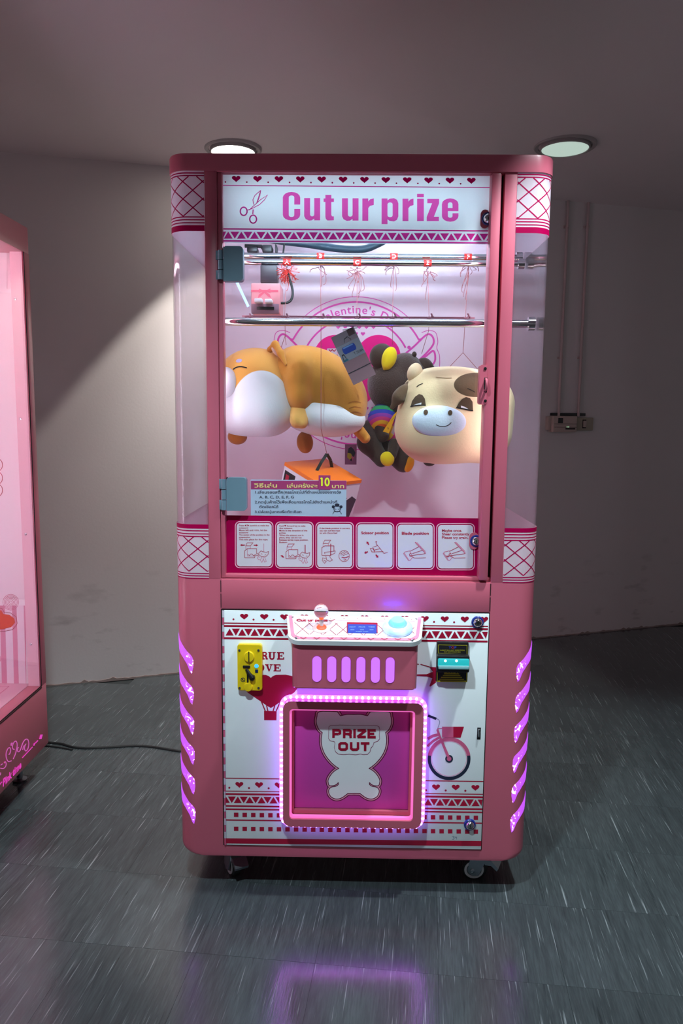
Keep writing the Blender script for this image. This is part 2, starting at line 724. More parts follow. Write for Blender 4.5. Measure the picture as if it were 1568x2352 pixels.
# floor: screed slab and one vinyl tile after another
mb = MB()
mb.box(-4, 5, -4.5, 5, -0.12, -0.004)
floor = tag(mb.build('floor', M_GROUT, loc=(0, 0, -0.004), smooth=0), kind='structure')
WA = Vector((-1.387, 1.482, 0))
WE = Vector((math.cos(math.radians(19.75)), math.sin(math.radians(19.75)), 0))
WN = Vector((WE.y, -WE.x, 0))       # towards the room
TS_ = 0.28
te1 = Vector((math.cos(TILE_A), math.sin(TILE_A), 0))
te2 = Vector((-math.sin(TILE_A), math.cos(TILE_A), 0))
tm = MB()
g = 0.00025
tm.loft([[Vector((sx * (TS_ / 2 - i), sy * (TS_ / 2 - i), z)) for sx, sy in ((-1, -1), (1, -1), (1, 1), (-1, 1))] for z, i in ((-0.004, g), (0.0, g))])
tile0 = tm.build('floor_tile', M_FLOOR, floor, smooth=0)
tile0.data.transform(Matrix.Translation((0, 0, 0.004)))
tiles = []
t_o = Vector((0.196, -0.2862, 0))
for i in range(-10, 10):
    for j in range(-3, 12):
        c = t_o + te1 * (TS_ * (i + .5)) + te2 * (TS_ * (j + .5))
        if (c - WA).dot(WN) < -0.05 or (c - CAM).y < 0.75:
            continue
        # only what the frame can take in
        d = c - CAM
        if abs(d.x) > 0.56 * d.y + 0.8:
            continue
        tiles.append(c)
for k, c in enumerate(tiles):
    o = tile0 if k == 0 else tile0.copy()
    if k:
        COL.objects.link(o)
        o.parent = floor
    o.location = (c.x, c.y, random.uniform(-0.00012, 0.0))
    o.rotation_euler = (0, 0, TILE_A)

# the long plaster wall running away to the right
mb = MB()
a, b_ = WA - WE * 2.6, WA + WE * 5.0
zt = 2.7
# the foot of the plaster is chipped: a slightly uneven lower edge
lo = []
random.seed(3)
n = 420
for i in range(n + 1):
    p = a + (b_ - a) * i / n
    lo.append(p)
front, top = [], []
mb.add([a, b_, b_ + Vector((0, 0, zt)), a + Vector((0, 0, zt)), a - WN * .12, b_ - WN * .12, b_ - WN * .12 + Vector((0, 0, zt)), a - WN * .12 + Vector((0, 0, zt))],
       [(0, 1, 2, 3), (4, 7, 6, 5), (0, 4, 5, 1), (3, 2, 6, 7), (0, 3, 7, 4), (1, 5, 6, 2)])
wall = tag(mb.build('wall_back', M_WALL, loc=tuple(a), smooth=0), kind='structure')
# ragged paint edge where the plaster meets the tiles
mb = MB()
A, B, T = [], [], []
for i in range(n + 1):
    p = a + (b_ - a) * i / n
    h = 0.008 + 0.004 * random.random() + (0.008 if random.random() < .06 else 0)
    A.append(p + WN * 0.003)
    B.append(p + WN * 0.0028 + Vector((0, 0, h)))
    T.append(p + Vector((0, 0, h + .001)))
mb.sheet(A, B)
mb.sheet(B, T)
M_FOOT = mat('chipped_plaster_edge', (150, 132, 128), 0.85, noise=0.35, nscale=9)
tag(mb.build('trim_1', M_FOOT, loc=tuple(a), smooth=0), kind='structure')

mb = MB()
x0, x1, y0, y1 = -4, 5, -4.5, 5
mb.add([(x0, y0, ceil_z(x0)), (x1, y0, ceil_z(x1)), (x1, y1, ceil_z(x1)), (x0, y1, ceil_z(x0)), (x0, y0, 2.75), (x1, y0, 2.75), (x1, y1, 2.75), (x0, y1, 2.75)],
       [(0, 1, 2, 3), (4, 7, 6, 5), (0, 4, 5, 1), (1, 5, 6, 2), (2, 6, 7, 3), (3, 7, 4, 0)])
tag(mb.build('ceiling', M_CEIL, loc=(0, 0, 2.358), smooth=0), kind='structure')


# ------------------------------------------------------------------ downlights
M_TRIM = mat('downlight_trim', (176, 168, 168), 0.5)
M_LAMP_ON = emis('downlight_diffuser_lit', (255, 250, 236), 14.0, (255, 255, 255))
M_LAMP_OFF = emis('downlight_diffuser_dim', (214, 240, 226), 0.62, (190, 200, 195))


def downlight(x, y, label, lit, r=0.125):
    z = ceil_z(x)
    t = thing('ceiling_downlight', label, 'light', (x, y, z), 'ceiling downlights')
    m = MB()
    m.lathe([(r, 0.004), (r, -0.005), (r - .004, -0.009), (r * .86, -0.007), (r * .84, 0.004)], (x, y, z), n=40)
    m.build('trim_ring', M_TRIM, t)
    m = MB()
    m.lathe([(r * .80, 0.004), (r * .80, -0.014), (r * .77, -.018), (r * .74, -.014)], (x, y, z), n=40)
    m.build('inner_ring', M_TRIM, t)
    m = MB()
    m.lathe([(r * .76, -.010), (r * .75, -0.015), (r * .5, -0.019), (0.0, -0.021)], (x, y, z), n=40)
    m.build('diffuser', M_LAMP_ON if lit else M_LAMP_OFF, t)
    return t


downlight(-0.525, 1.47, 'bright white lit downlight half hidden behind the left end of the pink machine', True, 0.118)
downlight(0.862, 1.52, 'dim greenish white downlight on the ceiling beyond the right top corner of the machine', False, 0.128)


# ------------------------------------------------------------------ conduits and wall boxes
def WALLP(px, py, off=0.0):
    d = ray(px, py)
    t = (WA + WN * off - CAM).dot(WN) / d.dot(WN)
    return CAM + d * t


def wall_sz(px, py, off=0.0):
    p = WALLP(px, py, off)
    return (p - WA).dot(WE), p.z


def wp(s, z, off):
    return WA + WE * s + WN * off + Vector((0, 0, z))


WM = Matrix(((WE.x, -WN.x, 0, WA.x), (WE.y, -WN.y, 0, WA.y), (0, 0, 1, 0), (0, 0, 0, 1)))   # local x along wall, y into wall, z up
M_PIPE = mat('painted_conduit', (196, 172, 172), 0.5)
M_BOXW = mat('aged_white_plastic', (190, 168, 160), 0.5, noise=0.05, nscale=30)
M_BOXD = mat('olive_white_plastic', (166, 154, 138), 0.5, noise=0.05, nscale=30)
for px, lab in ((1294, 'left of two thin painted conduits running up the dark wall from the control box'),
                (1340, 'right of two thin painted conduits running up the dark wall from the switch')):
    s, _ = wall_sz(px, 700, 0.012)
    zb = wall_sz(px, 957, .012)[1]
    t = thing('wall_conduit', lab, 'conduit', tuple(wp(s, zb, .012)), 'conduits on the dark wall')
    m = MB()
    zc = ceil_z(wp(s, 0, 0).x)
    m.tube([wp(s, zb, .012), wp(s, zb + .04, .012), wp(s, zc - .03, .012), wp(s, zc + .004, .012)], .0075, 10)
    m.build('pipe', M_PIPE, t)
    for cy in (520, 822):
        z = wall_sz(px, cy, .012)[1]
        m = MB()
        m.box(s - .017, s + .011, -.006, -.0, z - .006, z + .006, M=WM)
        m.tube([wp(s, z - .006, .012), wp(s, z + .006, .012)], .0098, 10)
        m.tube([wp(s - .014, z, .0), wp(s - .014, z, .009)], .0035, 8)
        m.build('clamp', M_PIPE, t)

s0, zt_ = wall_sz(1269.6, 955, .04)
s1, zb_ = wall_sz(1322.7, 992.7, .04)
t = thing('thermostat_box', 'beige wall control box with dark display and two tiny lit indicators under the left conduit', 'control box', tuple(wp((s0 + s1) / 2, zb_, .02)))
m = MB()
m.rbox(s0, s1, -.045, -.0005, zb_, zt_, .004, M=WM)
m.build('housing', M_BOXW, t)
m = MB()
sa = wall_sz(1257, 956, .02)[0]
m.rbox(sa, s0 + .004, -.028, -.0005, zb_ + .01, zt_ - .003, .003, M=WM)
m.build('side_housing', M_BOXW, t)
m = MB()
h = zt_ - zb_
m.box(s0 + (s1 - s0) * .2, s0 + (s1 - s0) * .4, -.0462, -.0445, zb_ + h * .55, zb_ + h * .88, M=WM)
m.build('display_window', M_BLACK, t)
m = MB()
for zz in (.3, .5):
    m.box(s0 + .008, s1 - .002, -.0458, -.0445, zb_ + h * zz, zb_ + h * zz + .0016, M=WM)
m.box(s0 + (s1 - s0) * .52, s0 + (s1 - s0) * .92, -.0475, -.0445, zb_ + h * .17, zb_ + h * .26, M=WM)
m.build('vent_slot', M_GAP, t)
M_IND = emis('indicator_green', (190, 255, 200), 1.2)
for q in (.58, .65):
    m = MB()
    m.lathe([(.0022, 0), (.0022, .002), (0, .003)], WM @ Vector((s0 + (s1 - s0) * q, -.0445, zb_ + h * .32)), WN, n=8)
    m.build('indicator_light', M_IND, t)
s2, z2t = wall_sz(1324, 959, .02)
s3, z2b = wall_sz(1361, 989, .02)
t = thing('light_switch', 'flat beige light switch plate to the right of the control box', 'switch', tuple(wp((s2 + s3) / 2, z2b, .01)))
m = MB()
m.rbox(s2 + .001, s3, -.022, -.0005, z2b, z2t, .004, M=WM)
m.build('plate', M_BOXD, t)
m = MB()
sc = s2 + (s3 - s2) * .45
h2 = z2t - z2b
m.box(sc - .012, sc + .012, -.0235, -.021, z2b + h2 * .18, z2b + h2 * .84, M=WM)
m.build('rocker_frame', M_GAP, t)
m = MB()
m.rbox(sc - .009, sc + .011, -.029, -.021, z2b + h2 * .26, z2b + h2 * .76, .002, M=WM)
m.build('rocker', M_BOXW, t)
m = MB()
sg0, zg = wall_sz(1265, 951, .01)
sg1 = wall_sz(1344, 951, .01)[0]
m.rbox(sg0, sg1, -.012, -.0005, zt_ + .0005, zt_ + .016, .001, M=WM)  # plain black strip in the gap above the control box
tag(m.build('black_strip', M_BLACK, loc=tuple(wp(sg0, zt_, 0))), 'black strip behind the conduit ends above the control box', 'rail')

# ================================================================== THE MAIN MACHINE
W, R, D = 0.452, 0.046, 0.50
XP = 0.3645          # outer edge of the front posts, where the rounded side panes begin
F0 = W - R - XP
ZB, ZL, ZT, ZC = 0.104, 0.842, 1.8155, 1.852
M = thing('prize_machine', 'tall pink prize cutting machine with plush prizes inside standing in the middle on casters', 'prize machine', (0, D / 2, 0))


def ring_xy(wx, y0, y1, rf, rb, n=10):
    pts = []
    for cx, cy, a0, r in ((wx - rf, y0 + rf, -90, rf), (wx - rb, y1 - rb, 0, rb), (-wx + rb, y1 - rb, 90, rb), (-wx + rf, y0 + rf, 180, rf)):
        for i in range(n + 1):
            a = math.radians(a0 + 90 * i / n)
            pts.append((cx + r * math.cos(a), cy + r * math.sin(a)))
    return pts


def pbox(m, px0, py0, px1, py1, yf, yb, r=0.002, mi=0):
    a, b = PY(px0, py1, yf), PY(px1, py0, yf)
    x0, x1 = min(a.x, b.x), max(a.x, b.x)
    z0, z1 = min(a.z, b.z), max(a.z, b.z)
    m.rbox(x0, x1, yf, yb, z0, z1, min(r, (yb - yf) * .45, (x1 - x0) * .45, (z1 - z0) * .45), mi)
    return x0, x1, z0, z1


# cabinet
mb = MB()
rings = []
for k in range(6):
    a = PI / 2 * k / 5
    ins = 0.024 * (1 - math.sin(a))
    z = ZB + 0.022 * (1 - math.cos(a))
    rings.append([(x * (W - ins) / W, y, z) for x, y in ring_xy(W, 0, D, R, .02)])
rings.append([(x, y, ZL) for x, y in ring_xy(W, 0, D, R, .02)])
mb.loft(rings)
mb.build('cabinet', M_PINK, M)
# seams beside the ledge plate
for sx in (-1, 1):
    for z0, z1 in ((.768, .804), (.808, .838)):
        mb = MB()
        mb.box(sx * .3355 - .0009, sx * .3355 + .0009, -.0006, .001, z0, z1)
        mb.build('seam', M_GAP, M)
# ledge plate below the window, slightly proud
mb = MB()
mb.rbox(-.3335, .3335, -.0025, .002, .7665, .8405, .0012)
mb.build('ledge_plate', M_PINK, M)
# cap
mb = MB()
cap = []
for z, o in ((ZT - .004, .0), (ZT - .004, .003), (ZC - .006, .003), (ZC - .002, .001), (ZC, -.004)):
    cap.append([(x, y, z) for x, y in ring_xy(W + o, -o, D + o, R + o, .02)])
mb.loft(cap)
mb.build('top_cap', M_PINK, M)
# header lip over the door
mb = MB()
mb.rbox(-.3355, .3355, .0, .05, 1.8095, ZT + .002, .001)
mb.build('header_rail', M_PINKD, M)
# front and back posts
for sx in (-1, 1):
    mb = MB()
    x0, x1 = sorted((sx * .3355, sx * .3645))
    mb.rbox(x0, x1, 0, .05, ZL - .002, ZT + .001, .0015)
    mb.build('front_post', M_PINK, M)
    mb = MB()
    x0, x1 = sorted((sx * (W - .010), sx * (W - .0005)))
    mb.rbox(x0, x1, .456, .498, ZL - .002, ZT + .001, .002)
    mb.build('back_post', M_PINK, M)


def corner_pt(sx, s, off=0.0):
    q = F0 + PI * R / 2
    if s <= F0:
        return Vector((sx * (XP + s), -off, 0))
    if s < q:
        a = (s - F0) / R
        return Vector((sx * (W - R + (R + off) * math.sin(a)), R - (R + off) * math.cos(a), 0))
    return Vector((sx * (W + off), R + (s - q), 0))


SQ = F0 + PI * R / 2
S_END = SQ + (0.455 - R)
s_steps = [F0 * i / 3 for i in range(3)] + [F0 + (SQ - F0) * i / 13 for i in range(14)] + [SQ + (S_END - SQ) * i / 6 for i in range(1, 7)]


def Zy(py, px=466, y=0.0):
    return PY(px, py, y).z


UB = dict(top=ZT - .004, lines=(Zy(397.5), Zy(403.5)), lat=(Zy(497), Zy(405)), lines2=(Zy(498.5), Zy(505), Zy(512)), mag=(Zy(531), Zy(517.5)))
zz = lambda py: Zy(py, 480)
LB = dict(bot=ZL, lines=(zz(1317.5), zz(1323), zz(1328.5)), lat=(zz(1312.5), zz(1233)), lines2=(zz(1219.5), zz(1226.5), zz(1232.5)), mag=(zz(1214.5), zz(1204.6)))

for sx in (-1, 1):
    mb = MB()
    o_, i_ = -.0008, -.0038
    zt, zb = ZT - .003, ZL - .001
    ss = s_steps
    mb.sheet([corner_pt(sx, s, o_) + Vector((0, 0, zb)) for s in ss], [corner_pt(sx, s, o_) + Vector((0, 0, zt)) for s in ss])
    mb.sheet([corner_pt(sx, s, i_) + Vector((0, 0, zt)) for s in ss], [corner_pt(sx, s, i_) + Vector((0, 0, zb)) for s in ss])
    mb.sheet([corner_pt(sx, s, o_) + Vector((0, 0, zt)) for s in ss], [corner_pt(sx, s, i_) + Vector((0, 0, zt)) for s in ss])
    mb.sheet([corner_pt(sx, s, i_) + Vector((0, 0, zb)) for s in ss], [corner_pt(sx, s, o_) + Vector((0, 0, zb)) for s in ss])
    for s in (ss[0], ss[-1]):
        mb.add([corner_pt(sx, s, o_) + Vector((0, 0, zb)), corner_pt(sx, s, i_) + Vector((0, 0, zb)), corner_pt(sx, s, i_) + Vector((0, 0, zt)), corner_pt(sx, s, o_) + Vector((0, 0, zt))], [(0, 1, 2, 3)])
    gl = mb.build('curved_side_pane', M_GLASSC, M, smooth=60)
    for B, name in ((UB, 'upper_band'), (LB, 'lower_band')):
        if B is UB:
            z0, z1 = B['mag'][0], B['top']
        else:
            z0, z1 = B['bot'], B['mag'][1]

        def fn(u, v, lift, sx=sx):
            p = corner_pt(sx, u, lift)
            return (p.x, p.y, v)
        P = Print(fn, step=.0002)

        def hband(za, zb2, m, L):
            vs, fs = [], []
            for s in s_steps:
                vs += [(s, za), (s, zb2)]
            for i in range(len(s_steps) - 1):
                fs.append((2 * i, 2 * i + 2, 2 * i + 3, 2 * i + 1))
            P.raw(vs, fs, m, L)
        hband(z0, z1, M_LATTICE, 0)
        hband(*B['mag'], M_MAGD, 2)
        for zl in B['lines'] + B['lines2']:
            hband(zl - .0013, zl + .0013, M_MAGD, 1)
        la, lb = min(B['lat']), max(B['lat'])
        H = lb - la
        ds = .0232
        dz = H / 4.6
        tot = H / dz * ds
        for k in range(-6, 20):
            for sg in (1, -1):
                pts = []
                for i in range(81):
                    f = i / 80
                    s = .004 + k * 2 * ds + (f * tot if sg > 0 else tot * 2 - f * tot - ds * 1.2)
                    if 0 <= s <= S_END:
                        pts.append((s, la + H * f))
                if len(pts) > 2:
                    P.stroke(pts, .0026, M_MAGD, 1)
        tag(P.build(name, gl), 'white band with a crossed magenta lattice')

# interior: back panel, deck, roof
M_BACK = mat('interior_back_print', (238, 216, 229), 0.28, noise=0.02)
M_DECK = mat('interior_deck', (228, 118, 162), 0.35)
mb = MB()
mb.box(-W + .0105, W - .0105, .478, .482, ZL, ZT)
back = mb.build('back_panel', M_BACK, M)
mb = MB()
mb.box(-.358, .358, .052, .477, ZL + .0002, ZL + .004)
mb.build('deck', M_DECK, M)
mb = MB()
mb.box(-.44, .44, .052, .475, 1.8065, 1.811)
mb.build('interior_roof', M_SIGN, M)
M_FILLTUBE = emis('rear_fill_tube_white', (206, 230, 252), 9.0, (255, 255, 255))
yy, zt_ = .112, 1.712
mb = MB()
mb.tube([(-.30, yy, zt_), (.30, yy, zt_)], .010, 10)
mb.build('glow_tube', M_LEDTUBE, M)
mb = MB()
for xx in (-.308, .308):
    mb = MB()
    mb.rbox(xx - .010, xx + .010, yy - .014, yy + .014, zt_ - .014, 1.8064, .002)
    mb.build('tube_holder', M_SIGN, M)
mb = MB()
mb.tube([(-.16, .385, 1.782), (.33, .385, 1.782)], .008, 10)  # tube added out of sight to brighten the top of the back panel
mb.build('glow_tube', M_FILLTUBE, M)
mb = MB()
mb.rbox(-.305, .305, .086, .094, 1.70, 1.80, .002)
mb.build('sign_fill_board', M_SIGN, M)
M_BOARD = emis('sign_fill_lit', (226, 238, 248), 5.6, (255, 255, 255))  # unseen board added behind the sign so it glows evenly
mb = MB()
mb.box(-.300, .300, .0845, .0858, 1.704, 1.79)
mb.build('sign_fill_face', M_BOARD, M)
M_STRIPS = {-1: emis('fill_strip_left_post', (250, 230, 248), 12.0, (255, 255, 255)), 1: emis('fill_strip_right_post', (250, 230, 248), 16.0, (255, 255, 255))}  # fill strips added out of sight to brighten the prizes and lower interior
for sx in (-1, 1):
    mb = MB()
    x0, x1 = sorted((sx * .337, sx * .349))
    mb.rbox(x0, x1, .0505, .056, .90, 1.78, .001)
    tag(mb.build('post_fill_strip', M_STRIPS[sx], M), 'added fill light strip hidden behind the post')
M_STREAK = emis('blue_reflection_streak', (150, 205, 255), 1.6, (200, 220, 255))  # a pale blue reflection, put in as a thin glowing tube
mb = MB()
mb.tube([PY(538, 636, .43), PY(570, 704, .43)], .0038, 8)
tag(mb.build('glow_tube', M_STREAK, M), 'thin pale blue reflection streak behind the hinge, made as a glowing tube')
# emblem on the back panel
E = front_fn(.478)
P = Print(E, flip=-1)
ex, ey = 817, 857
for rr_, wd_, sp_ in ((175.5, 1.8, 52), (163.5, 4.0, 62), (128, 4.0, 63)):
    P.ring(ex, ey, rr_, wd_, M_EMB, 0, a0=-90 - sp_, a1=-90 + sp_, n=48)
    P.ring(ex, ey, rr_, wd_, M_EMB, 0, a0=90 - 58, a1=90 + 58, n=48)


def arc_text(txt, r, a_mid, h, flip):
    vs, fs = glyphs(txt, 0.012, 1.12, 0)
    x0, x1 = min(p[0] for p in vs), max(p[0] for p in vs)
    k = h / .727
    out = []
    for x, y in vs:
        a = math.radians(a_mid) + ((x - (x0 + x1) / 2) * k) / r
        rr = r + y * k
        out.append((ex + rr * math.sin(a), ey - rr * math.cos(a)))
    P.raw(out, fs, M_EMB, 0)


arc_text("Valentine's Day", 137.5, 3, 19, 1)
arc_text("Valentine's Day", 137.5, 183, 19, 1)
# hearts scattered inside the ring
for j in range(-7, 8):
    for i in range(-7, 8):
        hx, hy = ex + i * 16.2 + (8 if j % 2 else 0), ey + j * 15.6 + 4
        if min(math.hypot(hx - 771, hy - 820), math.hypot(hx - 869, hy - 820)) < 58 or (hy > 836 and abs(hx - ex) < 98 - (hy - 836) * .85):
            continue
        if 84 < math.hypot(hx - ex, (hy - ey)) < 117 or (abs(hx - ex) < 17 and -104 < hy - ey < -60):
            P.heart(hx, hy, 10, M_EMB, 0)
# two big round lobes making the pink heart in the middle
P.disc(771, 820, 51, M_TITLE, 0, n=40)
P.disc(869, 820, 51, M_TITLE, 0, n=40)
P.poly([(728, 846), (912, 846), (878, 893), (820, 944), (762, 893)], M_TITLE, 0)
# frosted cake in the heart
P.poly([(750, 812), (778, 812), (782, 818), (782, 826), (776, 832), (752, 832), (746, 826), (746, 818)], M_LILAC, 1)
P.stroke([(755, 803), (759, 807), (763, 803), (767, 807), (771, 803)], 2, M_RED, 2)
P.rect(751, 800, 775, 812, M_LILAC, 1)
P.poly([(752, 815), (776, 815), (772, 824), (756, 824)], mat('caramel_print', (170, 88, 40), .5), 2)
# wings
for sx in (-1, 1):
    f = lambda pts: [(ex + sx * (a - ex), b) for a, b in pts]
    P.stroke([tuple(p) for p in spline([(q[0], q[1], 0) for q in f([(926, 816), (950, 796), (975, 772), (987, 768), (995, 778), (994, 792), (978, 812), (952, 836)])], 6)], 4.4, M_EMB, 0)
    P.stroke([tuple(p)[:2] for p in spline([(q[0], q[1], 0) for q in f([(952, 836), (978, 818), (994, 806), (999, 818), (996, 834), (976, 856)])], 6)], 4.4, M_EMB, 0)
    P.stroke([tuple(p)[:2] for p in spline([(q[0], q[1], 0) for q in f([(976, 856), (988, 846), (992, 856), (985, 872), (962, 892), (944, 902)])], 6)], 4.0, M_EMB, 0)
    P.stroke([tuple(p)[:2] for p in spline([(q[0], q[1], 0) for q in f([(968, 764), (984, 759), (1000, 764), (1005, 784), (1003, 800), (1009, 818), (1008, 850), (1000, 872), (985, 892), (955, 912)])], 6)], 1.6, M_EMB, 0)
    P.disc(*f([(964, 781)])[0], 3.6, M_EMB, 0)
    P.disc(*f([(939, 798)])[0], 4, M_EMB, 0)
P.build('emblem_print', back)

# ------------------------------------------------------------------ upper door
YD = 0.020
door = MB()
door.rbox(-.3345, -.324, .004, .036, .8435, 1.8092, .001, 0)
door.rbox(-.3345, .3345, .006, .036, .8435, .8525, .001, 0)
door.rbox(-.3345, .3345, .012, .036, 1.8088, 1.8122, .001, 0)
door.rbox(.3035, .3265, -.010, .036, .848, 1.8075, .004, 0)
door = door.build('window_door', M_PINKD, M)
mb = MB()
mb.box(.3268, .3352, .02, .045, .843, 1.809)
mb.build('door_gap', M_GAP, M)
mb = MB()
mb.box(-.3242, .3038, YD, YD + .004, .8522, 1.8092)
pane = mb.build('glass_pane', M_GLASS, door, smooth=0)

FD = front_fn(YD - .0004)
cp1 = lambda pts: [(380 + x / 3.409, 330 + y / 3.409) for x, y in pts]
cp2 = lambda pts: [(820 + x / 3.409, 330 + y / 3.409) for x, y in pts]


def sgn_y(yl, x):
    return yl + (x - 540) * .0078


# title sign
mb = MB()
zb, zt = PY(820, 559.5, YD).z, 1.8088
mb.box(-.3238, .3034, YD - .0004, YD - .0001, zb, zt)
sign = mb.build('title_sign', M_SIGN, door, smooth=0)
P = Print(FD, flip=-1)
for i in range(12):
    x = 542.2 + 49.07 * i
    P.heart(x, sgn_y(411.5, x), 20, M_MAGD, 1, hh=.82)
    P.disc(x - 24.6, sgn_y(418, x), 1.9, M_MAGD, 1)
P.build('heart_row', door)
P = Print(FD, flip=-1)
for yl, wd in ((426.2, 2), (526, 3.2), (553.5, 3.2)):
    P.stroke([(511, sgn_y(yl, 511)), (1134, sgn_y(yl, 1134))], wd, M_MAG, 1)
k = 0
x = 509.0
while x < 1140:
    up = k % 2 == 1
    yt, yb_ = sgn_y(532.3, x), sgn_y(548.3, x)
    hw = 10.2
    pts = [(x - hw, yb_), (x + hw, yb_), (x, yt)] if up else [(x - hw, yt), (x + hw, yt), (x, yb_)]
    pts = [(min(max(a, 512), 1131), b) for a, b in pts]
    if max(p[0] for p in pts) - min(p[0] for p in pts) > 3:
        P.poly(pts, M_MAG, 1)
    k += 1
    x += 15.05
P.build('triangle_border', door)
# scissors emblem
P = Print(FD, flip=-1)
P.ring(559.5, 485.5, 7.8, 3.0, M_MAG, 1, n=24, rv=9.5)
P.ring(581.2, 503.5, 7.8, 3.0, M_MAG, 1, n=24, rv=9.2)
P.stroke(cp1([(640, 520), (670, 512), (735, 478), (775, 440), (797, 404), (740, 442), (700, 478), (655, 520)]), 1.6, M_MAG, 1, closed=True)
P.stroke(cp1([(690, 478), (684, 440), (700, 405), (745, 366), (738, 410), (722, 450), (712, 470)]), 1.6, M_MAG, 1)
P.stroke(cp1([(745, 366), (712, 470)]), 1.4, M_MAG, 1)
P.stroke(cp1([(686, 515), (683, 552)]), 2.4, M_MAG, 1)
P.build('scissors_print', door)
# title lettering
P = Print(FD, flip=-1)
T = 13.6


def arcpts(cx, cy, rx, ry, a0, a1, n=8):
    return [(cx + rx * math.cos(math.radians(a0 + (a1 - a0) * i / n)), cy + ry * math.sin(math.radians(a0 + (a1 - a0) * i / n))) for i in range(n + 1)]


def bend(xa, xb, y, h, n=8):
    """half ellipse from (xa, y) over to (xb, y), bulging by h (negative = up)"""
    return [((xa + xb) / 2 - (xb - xa) / 2 * math.cos(PI * i / n), y + h * math.sin(PI * i / n)) for i in range(n + 1)]


def L_u(x0, x1, yt, yb):
    P.poly([(x0, yt), (x0 + T, yt)] + bend(x0 + T, x1 - T, yb - 13, 4, 5) + [(x1 - T, yt), (x1, yt), (x1, yb), (x1 - T, yb), (x1 - T, yb - 4), (x1 - T - 6, yb), (x0 + 11, yb + .6), (x0 + 3.5, yb - 3), (x0, yb - 10)], M_TITLE, 1)


def L_r(x0, x1, yt, yb):
    P.poly([(x0, yt), (x0 + T, yt), (x0 + T, yt + 7), (x0 + T + 4, yt + 2), (x1, yt - .3), (x1, yt + 15), (x0 + T + 4, yt + 17), (x0 + T, yt + 22), (x0 + T, yb), (x0, yb)], M_TITLE, 1)


x0, x1, yt, yb_ = 649.3, 689.2, 441, 506.6
P.poly([(x1, 470), (x1 - T, 470)] + bend(x1 - T, x0 + T, yt + 12, -4, 5) + bend(x0 + T, x1 - T, yb_ - 12, 4, 5) + [(x1 - T, 480), (x1, 480)] + bend(x1, x0, yb_ - 13, 13) + bend(x0, x1, yt + 13, -13), M_TITLE, 1)
L_u(698.3, 735, 455, 506.2)
P.poly([(747, 448), (760.6, 448), (760.6, 456), (766.6, 456), (766.6, 464), (760.6, 464), (760.6, 494), (762.5, 497), (766.4, 497), (766.4, 506), (752, 506.6), (748, 503), (747, 498), (747, 464), (743, 464), (743, 456), (747, 456)], M_TITLE, 1)
L_u(785.2, 823, 455.6, 506.8)
L_r(831.8, 858, 456, 507.2)
x0, x1, yt, yb_ = 876, 914.4, 456, 508
P.poly([(x0, yt), (x0 + T, yt), (x0 + T, yt + 4.5), (x0 + T + 5, yt + .6), (x1 - 10, yt - .6), (x1 - 3, yt + 3), (x1, yt + 11), (x1, yb_ - 11), (x1 - 3, yb_ - 3), (x1 - 10, yb_ + .6), (x0 + T + 5, yb_ - .6), (x0 + T, yb_ - 4), (x0 + T, 514.9), (x0, 514.9)], M_TITLE, 1,
       holes=[bend(x0 + T, x1 - T + .5, yt + 13, -4, 5) + bend(x1 - T + .5, x0 + T, yb_ - 13, 4, 5)])
L_r(924, 949.2, 456.4, 507.8)
P.rect(957.4, 456.6, 973, 507.9, M_TITLE, 1)
P.rect(957.4, 445.4, 973, 453.4, M_TITLE, 1)
P.poly([(981, 457), (1008, 457), (1008, 467), (996, 498), (1007.5, 498), (1007.5, 508), (979.6, 508), (979.6, 498.5), (992, 467), (981, 467)], M_TITLE, 1)
x0, x1, yt, yb_ = 1014.5, 1052.4, 455.8, 509.4
P.poly([(x1, 485), (x0 + T, 485)] + bend(x0 + T, x1 - T, yb_ - 13, 4, 5) + [(x1 - T, 490), (x1, 490)] + bend(x1, x0, yb_ - 13, 13) + bend(x0, x1, yt + 13, -13), M_TITLE, 1,
       holes=[[(x1 - T, 478), (x0 + T, 478)] + bend(x0 + T, x1 - T, yt + 13, -4, 5)])
P.build('title_lettering', door)

